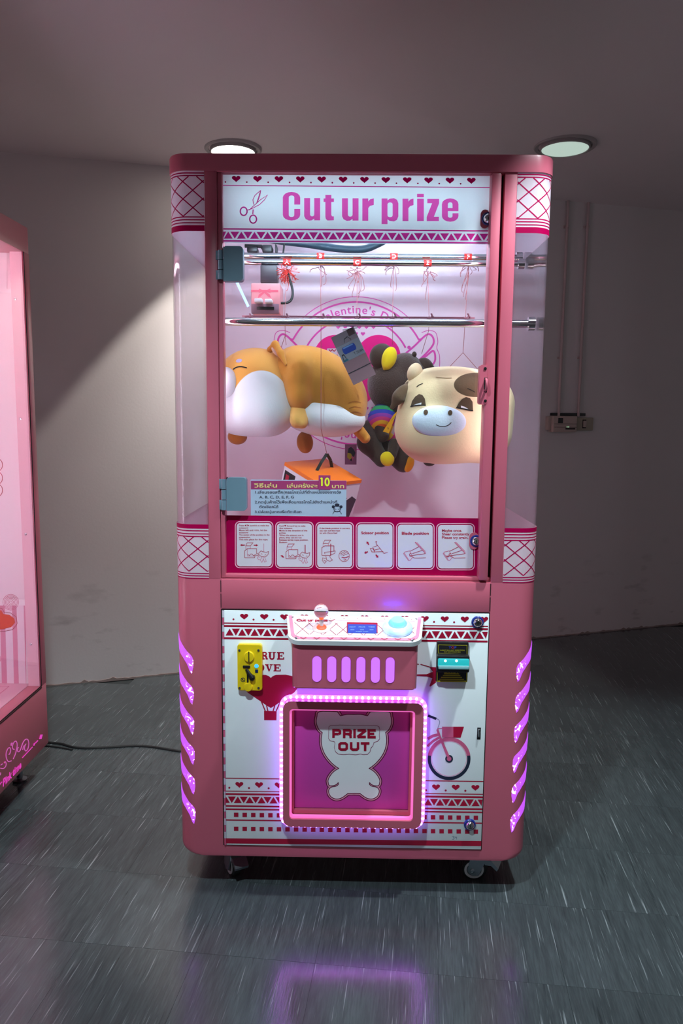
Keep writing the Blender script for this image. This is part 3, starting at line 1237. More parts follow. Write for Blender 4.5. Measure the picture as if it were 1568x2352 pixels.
# instruction strip
mb = MB()
zb, zt = .8535, PY(810, 1187, YD).z
mb.box(-.3238, .3034, YD - .0004, YD - .0001, zb, zt)
mb.build('instruction_strip', M_MAGD, door, smooth=0)
cp5 = lambda pts: [(530 + x / 5.407, 1180 + y / 5.407) for x, y in pts]
cp6 = lambda pts: [(800 + x / 3.564, 1080 + y / 3.564) for x, y in pts]
TXT = [["Press \u25c4 \u25ba joystick to make the", "scissors", "Move left and right, let the", "scissors", "The center of the position in the", "suspension", "The right place for the rope."],
       ["Hold \u25bc forward key to make", "the scissors", "Move in the direction of the", "prize", "When the scissors are in", "place, they can be cut", "Release target rope position.", "Button."],
       ["If the blade position is correct,", "you can cut the rope", "to win the prize!"],
       ["Scissor position"], ["Blade position"], ["Maybe once.", "Shear constantly", "Please try again."]]
for i in range(6):
    P = Print(FD, flip=-1)
    x0 = 539.3 + 92.45 * i
    x1 = x0 + 88.4
    y0 = 1197 + i * .95
    y1 = y0 + 108
    P.poly(rrect(x0, x1, y0, y1, 11), M_PALEP, 1, holes=[rrect(x0 + 1.8, x1 - 1.8, y0 + 1.8, y1 - 1.8, 10)])
    P.poly(rrect(x0 + 4.0, x1 - 4.0, y0 + 4.2, y1 - 4.2, 8), M_LILAC, 1)
    lines = TXT[i]
    if i < 3:
        ly = y0 + (11.5 if i < 2 else 16)
        for ln in lines:
            P.text(ln, x0 + 9.5, ly, 3.5, M_RED, 2, bold=.018, width=min(70, len(ln) * 2.15 + 4))
            ly += 5.35
    elif i < 5:
        P.text(lines[0], (x0 + x1) / 2, y0 + 27, 6.6, M_RED, 2, bold=.03, align='c', width=63 if i == 3 else 62)
    else:
        for j, ln in enumerate(lines):
            P.text(ln, x0 + 13, y0 + 19.5 + j * 8, 6, M_RED, 2, bold=.02, width=(46, 63, 60)[j])
    if i < 2:
        dx, dy = ((0, 0), (512, 14))[i]
        q = lambda pts: cp5([(a + dx, b + dy) for a, b in pts])
        P.stroke(q([(185, 398), (203, 360), (275, 360), (243, 398)]), 1, M_RED, 2, closed=True)
        P.stroke(q([(185, 398), (185, 440)]), .8, M_ROSE, 2)
        P.stroke(q([(243, 398), (243, 430)]), .8, M_ROSE, 2)
        P.stroke(q([(172, 545), (172, 460), (205, 432), (320, 432), (320, 490)]), 1.1, M_RED, 2)
        P.stroke(q([(205, 440), (205, 525), (295, 525)]), .8, M_ROSE, 2)
        P.stroke(q([(172, 545), (295, 545), (300, 525)]), 1, M_RED, 2)
        P.stroke(q([(210, 500), (230, 520), (245, 498), (265, 498), (280, 520), (330, 490), (345, 515), (290, 520)]), .9, M_RED, 2)
        P.stroke(q([(345, 490), (375, 460), (400, 472), (440, 478), (468, 468), (462, 505), (430, 535), (380, 530), (350, 510)]), 1, M_RED, 2, closed=True)
        P.stroke(q([(372, 500), (382, 495), (392, 503)]), .8, M_RED, 2)
        P.stroke(q([(420, 515), (430, 508), (440, 513)]), .8, M_RED, 2)
        P.stroke(q([(385, 535), (368, 575), (385, 605), (405, 560), (400, 535)]), .9, M_ROSE, 2)
        P.stroke(q([(405, 560), (418, 600), (440, 590), (420, 540)]), .9, M_ROSE, 2)
        P.stroke(q([(370, 575), (335, 560), (330, 540), (345, 530), (355, 545)]), .9, M_ROSE, 2)
        P.stroke(q([(410, 370), (410, 470)]), .8 if i == 0 else 1.8, M_RED if i else M_ROSE, 2)
        if i == 0:
            P.poly(cp5([(113, 388), (140, 374), (140, 382), (175, 382), (175, 394), (140, 394), (140, 402)]), M_RED, 2)
            P.poly(cp5([(340, 390), (313, 376), (313, 384), (285, 384), (285, 396), (313, 396), (313, 404)]), M_RED, 2)
        else:
            P.poly(cp5([(615, 518), (640, 514), (655, 530), (662, 545), (640, 540)]), M_RED, 2)
    if i == 2:
        P.stroke(cp5([(1145, 368), (1165, 328), (1240, 328), (1210, 368)]), 1, M_RED, 2, closed=True)
        P.stroke(cp5([(1130, 515), (1130, 420), (1165, 398), (1280, 398), (1280, 470)]), 1.2, M_RED, 2)
        P.stroke(cp5([(1145, 368), (1145, 405)]), .8, M_ROSE, 2)
        P.stroke(cp5([(1210, 368), (1210, 398)]), .8, M_ROSE, 2)
        P.stroke(cp5([(1130, 515), (1230, 515), (1290, 490), (1298, 460), (1230, 470), (1160, 480), (1170, 500)]), .9, M_RED, 2)
        P.stroke(cp5([(1240, 372), (1238, 520)]), 1.8, M_RED, 2)
        P.stroke(cp5([(1180, 525), (1190, 575), (1230, 590), (1262, 575), (1235, 545), (1225, 525)]), 1, M_RED, 2)
        P.stroke(cp5([(1180, 560), (1140, 545), (1135, 580), (1165, 615), (1185, 590), (1150, 575)]), .9, M_RED, 2)
        cx, cy = cp5([(1406, 524)])[0]
        P.ring(cx, cy, 12, 1, M_RED, 2, n=28, rv=12.6)
        P.stroke(cp5([(1355, 500), (1420, 465)]), .9, M_RED, 2)
        P.stroke(cp5([(1365, 515), (1450, 470)]), .9, M_RED, 2)
        P.stroke(cp5([(1390, 520), (1460, 490)]), .9, M_RED, 2)
        P.stroke(cp5([(1375, 540), (1420, 545), (1465, 530)]), 1.6, M_RED, 2)
        P.stroke(cp5([(1405, 550), (1405, 580), (1430, 560), (1425, 580)]), .9, M_RED, 2)
    if i == 3:
        for pts in ([(178, 640), (192, 668), (215, 670), (205, 640)], [(218, 588), (232, 583), (226, 600), (290, 680), (320, 672)]):
            P.stroke(cp6(pts), 1.1, M_RED, 2, closed=len(pts) == 4)
        for a in ([(195, 632), (240, 615)], [(205, 655), (262, 640)], [(210, 668), (285, 665)], [(200, 640), (212, 665)]):
            P.stroke(cp6(a), 1, M_RED, 2)
        for cx, cy, an in ((158, 597, -125), (145, 672, 160), (233, 702, 50)):
            a = math.radians(an)
            u = Vector((math.cos(a), math.sin(a)))
            n_ = Vector((-u.y, u.x))
            c = Vector((cx, cy))
            P.poly(cp6([tuple(c + u * 17), tuple(c + u * 2 + n_ * 12), tuple(c + u * 2 + n_ * 5), tuple(c - u * 15 + n_ * 5), tuple(c - u * 15 - n_ * 5), tuple(c + u * 2 - n_ * 5), tuple(c + u * 2 - n_ * 12)]), M_RED, 2)
    if i in (4, 5):
        dx = (0, 324)[i - 4]
        q = lambda pts: cp6([(a + dx, b) for a, b in pts])
        P.stroke(q([(450, 682), (462, 668), (500, 660), (525, 710), (505, 738), (490, 738)]), 1.1, M_ROSE, 2, closed=True)
        P.stroke(q([(455, 676), (492, 732)]), 1.1, M_ROSE, 2)
        for a in ([(505, 662), (580, 624)], [(522, 682), (605, 655)], [(500, 700), (630, 682)], [(520, 708), (500, 700), (498, 685), (515, 680)], [(525, 710), (540, 718), (632, 716)], [(545, 588), (632, 680)], [(558, 590), (630, 665)]):
            P.stroke(q(a), 1.1 if a[0][0] != 545 else 2, M_RED if a[0][0] < 545 else M_ROSE, 2)
        if i == 5:
            P.stroke(cp6([(800, 700), (815, 710), (812, 698), (822, 705)]), 1.6, M_RED, 3)
    P.build('instruction_card', door)

# paper notice on the glass
mb = MB()
a, b_ = PY(576, 1183.6, YD), PY(795.5, 1103.8, YD)
mb.box(a.x, b_.x, YD - .0008, YD - .0005, a.z, b_.z)
note = mb.build('paper_notice', M_PAPER, M, smooth=0)
P = Print(front_fn(YD - .0009), flip=-1)
P.rect(576.2, 1104, 795.3, 1123.8, M_PURPLE, 0)
P.text('วิธีเล่น', 583, 1119.6, 9.2, M_TAN, 1, width=53, bold=.02)
P.text('เล่นครั้งละ', 659, 1119.8, 8.6, M_TAN, 1, width=70, bold=.02)
P.text('บาท', 762, 1120.8, 8.6, M_TAN, 1, width=28, bold=.02)
rows = [('1.เลื่อนจอยสติ๊ก(กรรไกร)ไปที่ตำแหน่งของรางวัล', 586, 1133.4, 197), ('A, B, C, D, E, F, G', 595, 1144.6, 80), ('2.กดปุ่มค้างไว้เพื่อเลื่อนกรรไกรไปยังตำแหน่งที่', 585, 1156, 189), ('ตัดเชือกได้', 595, 1167, 44), ('3.ปล่อยปุ่มกดเพื่อตัดเชือก', 585, 1178.4, 107)]
for t, x, y, wd in rows:
    P.text(t, x, y, 6.0, M_INK, 0, width=wd, bold=.016)
# little line drawing of a person in the lower right corner
P.disc(774, 1160, 5.5, M_INK, 0, rv=3.6)
P.disc(765, 1164, 3.4, M_INK, 0)
P.disc(783, 1164, 3.4, M_INK, 0)
P.ring(774, 1168.5, 7.6, 1.4, M_INK, 0, n=20, rv=7)
P.stroke([(766, 1168), (772, 1170)], 1.2, M_INK, 0)
P.stroke([(776, 1170), (782, 1168)], 1.2, M_INK, 0)
P.stroke([(764, 1181), (767, 1175), (781, 1175), (784, 1181)], 1.2, M_INK, 0)
P.build('notice_text', note)
mb = MB()
a, b_ = PY(731.4, 1124, YD), PY(758.6, 1091.8, YD)
mb.box(a.x, b_.x, YD - .0024, YD - .0016, a.z, b_.z)
patch = tag(mb.build('price_patch', M_PURPLE, note, smooth=0), 'small purple patch with a lime 10')
P = Print(front_fn(YD - .0026), flip=-1)
P.stroke([(736, 1100), (739, 1097.6), (739, 1116)], 3.6, M_LIME, 0)
P.ring(751, 1107, 4.2, 3.6, M_LIME, 0, n=20, rv=8.2)
P.build('price_digits', note)

# hinges, locks and latch of the window door
for pl, kn in (((513, 565, 557.5, 645), (498.5, 574, 513.5, 642)), ((520, 1097.5, 565, 1173), (506, 1100, 521, 1172))):
    mb = MB()
    a, b_ = PY(pl[0], pl[3], -.004), PY(pl[2], pl[1], -.004)
    mb.slab(rrect(a.x, b_.x, a.z, b_.z, .008)[:14] + [(a.x, b_.z), (a.x, a.z)] + rrect(a.x, b_.x, a.z, b_.z, .008)[21:], -.004, YD)
    h = tag(mb.build('hinge_plate', M_HINGE, door), 'blue grey steel hinge')
    mb = MB()
    a, b_ = PY(kn[0], kn[3], -.004), PY(kn[2], kn[1], -.004)
    xc = (a.x + b_.x) / 2
    n = 3
    for j in range(n):
        z0 = a.z + (b_.z - a.z) * (j + .03) / n
        z1 = a.z + (b_.z - a.z) * (j + .97) / n
        mb.lathe([(.0062, 0), (.0062, z1 - z0)], (xc, -.003, z0), n=14)
        mb.rbox(xc - (.0115 if j != 1 else .004), xc + (.004 if j != 1 else .012), -.001, .003, z0, z1, .0008)
    mb.build('hinge_knuckle', M_HINGE, door)


def cam_lock(px, py, y0, parent, tab=False):
    c = PY(px, py, y0 - .006)
    if tab:
        m = MB()
        xs = c.x
        m.slab(rrect(xs - .017, .3045, c.z - .021, c.z + .021, .014), y0 - .003, y0 + .012)
        m.build('lock_tab', M_PINKD, parent)
    m = MB()
    m.lathe([(.0152, .012), (.0152, -.001), (.0135, -.003), (.0118, -.003), (.0118, -.0005), (0, -.0005)], (c.x, y0 - .003, c.z), (0, 1, 0), 28)
    tag(m.build('lock_ring', M_BLUE, parent), 'blue lock ring')
    m = MB()
    m.lathe([(.0116, 0), (.0116, -.003), (.0105, -.0065), (.0075, -.0095), (.0055, -.0098), (.0050, -.0075), (0, -.0075)], (c.x, y0 - .0032, c.z), (0, 1, 0), 28)
    m.build('lock_barrel', M_CHROME, parent)
    m = MB()
    m.box(c.x - .001, c.x + .001, y0 - .0118, y0 - .0105, c.z - .0035, c.z + .0035)
    m.build('key_slot', M_BLACK, parent)


cam_lock(1120.5, 502, YD - .001, door, True)
cam_lock(1093.5, 1243, YD - .001, door, True)
mb = MB()
a, b_ = PY(1098.8, 929, -.012), PY(1119.6, 838, -.012)
mb.slab(rrect(a.x, b_.x, a.z, b_.z, .006), -.013, .012)
mb.build('latch_plate', M_PINKD, door)
for py in (846.5, 920.5):
    c = PY(1114, py, -.013)
    mb = MB()
    mb.lathe([(.0036, 0), (.0034, -.0018), (0, -.0024)], (c.x, -.0128, c.z), (0, 1, 0), 12)
    mb.build('latch_screw', M_BLACK, door)
c0, c1 = PY(1114.5, 897, -.014), PY(1114.5, 871, -.014)
mb = MB()
mb.tube(spline([(c0.x, -.012, c0.z), (c0.x, -.024, c0.z + .002), (c0.x, -.028, (c0.z + c1.z) / 2), (c0.x, -.024, c1.z - .002), (c0.x, -.012, c1.z)], 5), .0030, 8)
mb.build('latch_staple', M_PINKD, door)
mb = MB()
mb.rbox(c0.x - .004, c0.x + .004, -.0138, -.012, c0.z - .004, c1.z + .004, .001)
mb.build('latch_slot', M_GAP, door)

# ------------------------------------------------------------------ lower door with its print
YL = -.004
mb = MB()
a, b_ = PY(508.5, 1939, 0), PY(1125.5, 1404, 0)
LX0, LX1, LZ0, LZ1 = -.3335, .3335, .1365, .7625
mb.box(LX0 - .0025, LX1 + .0025, -.0008, .001, LZ0 - .0025, LZ1 + .0025)
mb.build('door_gap', M_GAP, M)
mb = MB()
mb.rbox(LX0 + .006, LX1, YL, -.001, LZ0, LZ1, .0008)
ldoor = mb.build('service_door', M_WHITE, M)
mb = MB()
n = 34
for i in range(n):
    z0 = LZ0 + (LZ1 - LZ0) * i / n
    z1 = LZ0 + (LZ1 - LZ0) * (i + .94) / n
    mb.lathe([(.0026, 0), (.0026, z1 - z0)], (LX0 + .0032, -.0028, z0), n=8, m=i % 2)
mb.build('piano_hinge', [M_ROSE, M_LILAC], ldoor)
FL = front_fn(YL)
A7 = lambda pts: [(400 + x / 3.733, 1360 + y / 3.733) for x, y in pts]
A8 = lambda pts: [(800 + x / 3.564, 1360 + y / 3.564) for x, y in pts]
B1 = lambda pts: [(400 + x / 3.733, 1640 + y / 3.733) for x, y in pts]
B2 = lambda pts: [(800 + x / 3.564, 1640 + y / 3.564) for x, y in pts]
ry = lambda y, x: y + (x - 514) * .0126
XL = lambda y: 513.4 + (y - 1404) * .0015
XR = lambda y: 1121.5 - (y - 1404) * .0315


def edge_line(P, y, wd, m=M_RED):
    P.stroke([(XL(y), ry(y, XL(y))), (XR(y), ry(y, XR(y)))], wd, m, 0)


def tri_row(P, x, step, yt, yb, xa, xb, first_up, m=M_RED, hw=9.3):
    k = 0
    while x < xb + hw:
        up = (k % 2 == 0) == first_up
        a, c = ry(yt, x), ry(yb, x)
        pts = [(x - hw, c), (x + hw, c), (x, a)] if up else [(x - hw, a), (x + hw, a), (x, c)]
        pts = [(min(max(u, xa), xb), v) for u, v in pts]
        if max(p[0] for p in pts) - min(p[0] for p in pts) > 2:
            P.poly(pts, m, 0)
        k += 1
        x += step


P = Print(FL, flip=-1)
for i in range(14):
    x = 514.5 + 46.05 * i
    if x < XR(1420) + 6:
        if x - 9 > XL(1420):
            P.heart(min(x, XR(1420) - 9.5), ry(1416, x), 19, M_RED, 0, hh=.8)
        if x + 23 < XR(1420):
            P.disc(x + 21.5, ry(1422.5, x), 2.3, M_RED, 0, n=10)
for y, wd in ((1431, 2.6), (1437.6, 4.4), (1465.8, 4.4)):
    edge_line(P, y, wd)
tri_row(P, 527.2, 14.35, 1443.5, 1459.5, XL(1450), XR(1450), True)
P.build('upper_border_print', ldoor)
P = Print(FL, flip=-1)
for y, wd in ((1787.3, 2.2), (1816.8, 2.0), (1823.6, 4.2), (1851, 3.8), (1858.4, 3.4), (1883.2, 3)):
    edge_line(P, y, wd)
for i in range(13):
    x = 549.5 + 45.15 * i
    if x + 9 < XR(1803):
        P.heart(x, ry(1802.4, x), 18.5, M_RED, 0, hh=.82)
    if x - 23 < XR(1803) - 4:
        P.disc(x - 23, ry(1808.8, x), 2.4, M_RED, 0, n=10)
tri_row(P, 518.6, 13.65, 1829, 1844, XL(1836), XR(1836), True, hw=9.2)
for j, y in enumerate((1871, 1903)):
    x = 542.2
    while x < XR(y) - 4:
        yy = ry(y, x)
        P.rect(x - 5.1, yy - 4.9, x + 5.1, yy + 4.9, M_RED, 0)
        x += 19.65
ya, yb_ = 1925.2, 1937
P.poly([(XL(ya), ry(ya, 512)), (XR(ya), ry(ya, XR(ya)) - 1), (XR(yb_), ry(yb_, XR(yb_)) - 1), (XL(yb_), ry(yb_, 512))], M_RED, 0)
P.build('lower_border_print', ldoor)
# balloon heart and slab lettering
P = Print(FL, flip=-1)
hp = [(621.8, 1557), (626, 1553), (634, 1550), (655, 1549.5), (672, 1553), (683, 1563), (685, 1578), (676, 1590), (660, 1601), (645, 1611), (632, 1620), (621.8, 1626)]
P.poly([(a, b) for a, b in hp] + [(1243.6 - a, b) for a, b in hp[-2:0:-1]], M_RED, 0)
for a, b in (((600, 1611), (609, 1633)), ((612, 1620), (615, 1633)), ((631, 1620), (627, 1633)), ((644, 1611), (634, 1633))):
    P.stroke([a, b], 2.6, M_RED, 0)
P.poly([(606.2, 1632.6), (635.2, 1633.2), (634.6, 1654.4), (606.4, 1654)], M_RED, 0)
for ch, xa, xb, yt, yb_ in (('T', 581, 598, 1497, 1514.3), ('R', 599, 615, 1497.2, 1514.5), ('U', 615.8, 633, 1497.4, 1514.7), ('E', 635.8, 652.4, 1497.6, 1514.9),
                            ('L', 575, 590, 1525, 1541.7), ('O', 591, 607, 1525.2, 1541.9), ('V', 608.4, 626.4, 1525.5, 1542), ('E', 627.8, 644.6, 1525.6, 1542.2)):
    w_, h_ = xb - xa, yb_ - yt
    X = lambda q: xa + w_ * q
    Y = lambda q: yt + h_ * q
    s = .14
    R_ = lambda x0, y0, x1, y1: P.rect(X(x0), Y(y0), X(x1), Y(y1), M_RED, 0)
    if ch in 'REL':
        R_(.12, 0, .40, 1)
        R_(0, .86, .56, 1)
        R_(0, 0, .5, .14)
    if ch == 'R':
        P.stroke([(X(.3), Y(.07)), (X(.62), Y(.07)), (X(.76), Y(.16)), (X(.76), Y(.36)), (X(.62), Y(.48)), (X(.3), Y(.48))], 2.9, M_RED, 0)
        P.stroke([(X(.5), Y(.48)), (X(.74), Y(.62)), (X(.82), Y(1))], 4, M_RED, 0)
        R_(.7, .86, 1.0, 1)
    if ch == 'E':
        R_(0, 0, .95, .15)
        R_(0, .85, 1, 1)
        R_(.3, .43, .7, .57)
        R_(.82, 0, .96, .32)
        R_(.86, .68, 1, 1)
        R_(.62, .34, .74, .66)
    if ch == 'L':
        R_(0, .85, 1, 1)
        R_(.86, .62, 1, 1)
    if ch == 'U':
        R_(.1, 0, .36, .72)
        R_(.66, 0, .86, .72)
        R_(0, 0, .46, .13)
        R_(.56, 0, 1, .13)
        P.stroke([(X(.23), Y(.66)), (X(.26), Y(.84)), (X(.4), Y(.94)), (X(.6), Y(.94)), (X(.72), Y(.84)), (X(.76), Y(.66))], 3.2, M_RED, 0)
    if ch == 'O':
        P.ring(X(.5), Y(.5), w_ * .36, 4.2, M_RED, 0, n=24, rv=h_ * .42)
    if ch == 'V':
        P.poly([(X(.08), Y(0)), (X(.36), Y(0)), (X(.58), Y(.72)), (X(.74), Y(0)), (X(.9), Y(0)), (X(.58), Y(1)), (X(.46), Y(1))], M_RED, 0)
        R_(0, 0, .46, .13)
        R_(.6, 0, 1, .13)
    if ch == 'T':
        R_(.36, 0, .64, 1)
        R_(.2, .86, .8, 1)
        R_(0, 0, 1, .15)
        R_(0, 0, .13, .36)
        R_(.87, 0, 1, .36)
P.build('balloon_print', ldoor)
# bicycle and arrow
P = Print(FL, flip=-1)
wx, wy = 1031, 1742.6
M_TYRE = mat('dark_tyre_print', (26, 38, 58), .5)
P.ring(wx, wy, 45.2, 8.4, M_ROSE, 0, a0=180 + 9, a1=360 - 9, n=30)
P.ring(wx, wy, 45.4, 7.4, M_TYRE, 0, a0=-9, a1=189, n=36)
P.ring(wx, wy, 40, 1.2, M_PALEP, 0, n=40)
P.ring(wx, wy, 7.2, 3.4, M_TYRE, 1, n=20)
P.disc(wx, wy, 5.2, M_ROSE, 1)
P.stroke([(1003.8, 1675), (1009, 1690), (1029, 1738)], [5, 5, 6.5], M_ROSE, 2)
P.stroke([(1006.5, 1687), (994, 1690), (982, 1697)], 6.4, M_ROSE, 0)
P.stroke([(1008, 1694), (994, 1702), (981, 1714)], 5.4, M_ROSE, 0)
P.stroke([tuple(p)[:2] for p in spline([(1001, 1650.5, 0), (1007, 1653, 0), (1009, 1660, 0), (1005, 1672, 0), (1004, 1678, 0)], 6)], 1.6, mat('grey_print', (150, 160, 176), .5), 0)
P.stroke([(982.5, 1643.4), (1001.5, 1650.8)], 5.4, M_TYRE, 1)
P.stroke([(1004, 1673.5), (1015, 1673)], 1.4, M_ROSE, 0)
P.poly(B2([(765, 103), (862, 103), (862, 192), (765, 192)]), M_ROSE, 1)
P.poly(B2([(858, 103), (945, 103), (918, 192), (858, 192)]), M_RED, 1)
P.build('bicycle_print', ldoor)
P = Print(FL, flip=-1)
P.poly(A8([(662, 612), (715, 615), (715, 742), (668, 774), (662, 768), (686, 705), (640, 690), (560, 685), (560, 673), (640, 672), (690, 652)]), M_RED, 0)
P.stroke(A8([(560, 588), (576, 590)]), 1.5, M_RED, 0)
P.stroke(A8([(590, 590), (665, 612)]), 1.8, M_RED, 0)
P.build('arrow_print', ldoor)
P = Print(FL, flip=-1)
g_ = mat('pencil_ink', (110, 125, 145), .6)
P.stroke(B2([(848, 1003), (856, 998), (864, 1004), (856, 1012), (866, 1018), (858, 1027), (848, 1025)]), .9, g_, 0)
P.stroke(B2([(873, 1000), (870, 1012), (886, 1012)]), .9, g_, 0)
P.stroke(B2([(884, 1002), (886, 1012), (884, 1026)]), .9, g_, 0)
P.build('handwritten_number', ldoor)
cam_lock(1097, 1430, YL, ldoor)
cam_lock(1079, 1896, YL, ldoor)
mb = MB()
pbox(mb, 1094.8, 1671.4, 1104.2, 1698.8, YL - .0004, YL + .001, .0004)
mb.build('latch_slot', M_BLACK, ldoor)
mb = MB()
pbox(mb, 1097.6, 1675, 1102.6, 1694, YL - .006, YL, .002)
mb.build('latch_tab', M_CHROME, ldoor)

# ------------------------------------------------------------------ coin acceptor
CA = None
mb = MB()
a, b_ = PY(545, 1587, -.020), PY(601, 1481.5, -.020)
ca_c = ((a.x + b_.x) / 2, (a.z + b_.z) / 2)
mb.slab(rrect(a.x, b_.x, a.z, b_.z, .007), -.016, YL)
mb.slab(rrect(a.x + .0015, b_.x - .0015, a.z + .0015, b_.z - .0015, .006), -.018, -.0155)
CA = tag(mb.build('coin_acceptor', M_YEL, M), 'yellow plastic coin slot plate')
FC = front_fn(-.018)


def pc(px, py, y=-.018):
    p = PY(px, py, y)
    return p.x, p.z


mb = MB()
x, z = pc(572, 1507.8)
mb.lathe([(.0140, 0), (.0136, -.004), (.0125, -.0055), (0, -.006)], (x, -.0178, z), (0, 1, 0), 28, sx=.92)
mb.build('coin_entry', M_YEL, CA)
mb = MB()
z0, z1 = pc(572, 1519.5)[1], pc(572, 1495)[1]
mb.rbox(x - .0013, x + .0013, -.0242, -.022, z0, z1, .0005)
mb.build('coin_slot', M_BLACK, CA)
mb = MB()
pbox(mb, 557, 1529.3, 574.2, 1534.8, -.0215, -.017, .002)
mb.build('lever_bar', M_BLACK, CA)
mb = MB()
p0, p1 = PY(565, 1537, -.022), PY(579, 1557, -.024)
mb.tube([(p0.x, -.021, p0.z), ((p0.x + p1.x) / 2, -.023, (p0.z + p1.z) / 2), (p1.x, -.024, p1.z)], [.0035, .0045, .0062], 10)
mb.lathe([(.0072, .005), (.0068, -.003), (0, -.004)], (p1.x, -.024, p1.z), (0, 1, 0), 16)
mb.build('return_lever', M_BLACK, CA)
mb = MB()
pbox(mb, 566.6, 1544, 570.6, 1578, -.0195, -.0172, .0006)
mb.build('lever_slot', M_BLACK, CA)
mb = MB()
x, z = pc(588.8, 1529.8)
mb.lathe([(.0052, 0), (.005, -.0012), (0, -.002)], (x, -.0178, z), (0, 1, 0), 16)
M_BLED = emis('blue_led', (40, 130, 255), 3.0)
mb.build('blue_led', M_BLED, CA)
mb = MB()
pbox(mb, 585.6, 1538, 592.4, 1545.5, -.0188, -.0172, .0006)
mb.build('counter_window', mat('navy_window', (12, 34, 84), .3), CA)
mb = MB()
c0 = PY(569, 1580, -.026)
mb.lathe([(.0105, .010), (.0115, -.001), (.010, -.006), (.007, -.0065)], (c0.x, -.018, c0.z), (0, 1, 0), 20)
mb.build('coin_return_cup', M_YEL, CA)
for px, py in ((549.5, 1493.5), (593.5, 1493.6), (550, 1580), (593.6, 1580)):
    mb = MB()
    x, z = pc(px, py)
    mb.lathe([(.0031, .001), (.0029, -.0016), (.0018, -.0019), (.0016, -.0008), (0, -.0008)], (x, -.018, z), (0, 1, 0), 12)
    mb.build('screw', M_STEEL, CA)
P = Print(FC, flip=-1)
P.ring(557.8, 1561.4, 4.4, 1.4, M_INK, 0, n=18)
P.text('R', 555.4, 1563.8, 5, M_INK, 0)
P.stroke([(553.6, 1557.6), (562.2, 1565)], 1.2, M_INK, 0)
P.build('symbol_print', CA)

# ------------------------------------------------------------------ bill acceptor
mb = MB()
pbox(mb, 1000.6, 1475.4, 1076.4, 1566.8, -.016, YL, .003)
BA = tag(mb.build('bill_acceptor', M_BLACK, M), 'black banknote slot with a teal lit mouth')
FB = front_fn(-.0162)
P = Print(FB, flip=-1)
P.stroke(A8([(735, 432), (970, 436), (970, 506), (735, 500)]), 1.2, M_GOLD, 0, closed=True)
P.text('TOP', 1030, 1489.6, 5.4, mat('blue_print', (52, 70, 170), .5), 0, bold=.04, width=18)
P.text('O', 1036.4, 1489.6, 5.4, mat('red_print', (190, 40, 60), .5), 1, bold=.04)
P.text('INSERT BILL ANY DIRECTION', 1010.5, 1494.8, 2.7, M_GOLD, 0, width=56, bold=.02)
P.text('DO NOT FOLD BILL', 1020, 1498.6, 2.5, M_GOLD, 0, width=38, bold=.02)
P.stroke(A8([(726, 655), (726, 732), (968, 734), (968, 655)]), 1.3, M_GOLD, 0)
for yv, a, b in ((668, 785, 905), (682, 772, 915), (697, 757, 928), (713, 745, 945), (727, 734, 960)):
    P.stroke(A8([(a, yv), (b, yv + 1)]), 2.3, M_GOLD, 0)
P.text('INSERT', 1019.5, 1548.4, 6.4, M_GOLD, 0, width=34, bold=.03)
P.build('bill_label', BA)
mb = MB()
pbox(mb, 1002.5, 1507.5, 1079, 1545, -.040, -.015, .004)
mb.build('bill_mouth', M_BLACK, BA)
M_TEAL = emis('teal_lit_mouth', (40, 215, 220), .62, (20, 90, 100))
mb = MB()
a, b_ = PY(1005.5, 1533.4, -.045), PY(1077.8, 1514.6, -.045)
mb.rbox(a.x, b_.x, -.047, -.03, a.z, b_.z, .003)
mb.build('bezel_light', M_TEAL, BA)
mb = MB()
mb.rbox(a.x + .001, b_.x - .001, -.0482, -.040, a.z - .0035, a.z + .0065, .002)
mb.build('bezel_lip', mat('pale_teal_lip', (150, 205, 210), .15, coat=.5), BA)
M_TEALB = emis('teal_led', (170, 255, 250), 2.6)
for px in (1022.5, 1048):
    mb = MB()
    c = PY(px, 1518, -.047)
    mb.lathe([(.0036, .001), (.0032, -.0012), (0, -.002)], (c.x, -.0468, c.z), (0, 1, 0), 12)
    mb.build('bezel_led', M_TEALB, BA)

# ------------------------------------------------------------------ control console
SLA = math.atan2(.031, .107)
CO = Vector((0, YL, .7505))
CDIR = Vector((0, -math.cos(SLA), -math.sin(SLA)))
CN = Vector((0, -math.sin(SLA), math.cos(SLA)))
CL = .112


def plate_outline(hb, hf, L, r, w0=0.0, n=7):
    pts = [(-hb, w0), (-hf, L - r)]
    for i in range(1, n + 1):
        a = math.radians(180 + 90 * i / n)
        pts.append((-hf + r + r * math.cos(a), L - r - r * math.sin(a)))
    for i in range(0, n + 1):
        a = math.radians(270 + 90 * i / n)
        pts.append((hf - r + r * math.cos(a), L - r - r * math.sin(a)))
    pts.append((hb, w0))
    return pts


def plate3(u, v, lift=0.0):
    return CO + Vector((u, 0, 0)) + CDIR * v + CN * lift


def PPL(px, py, lift=0.0):
    d = ray(px, py)
    t = (CO + CN * lift - CAM).dot(CN) / d.dot(CN)
    return CAM + d * t


mb = MB()
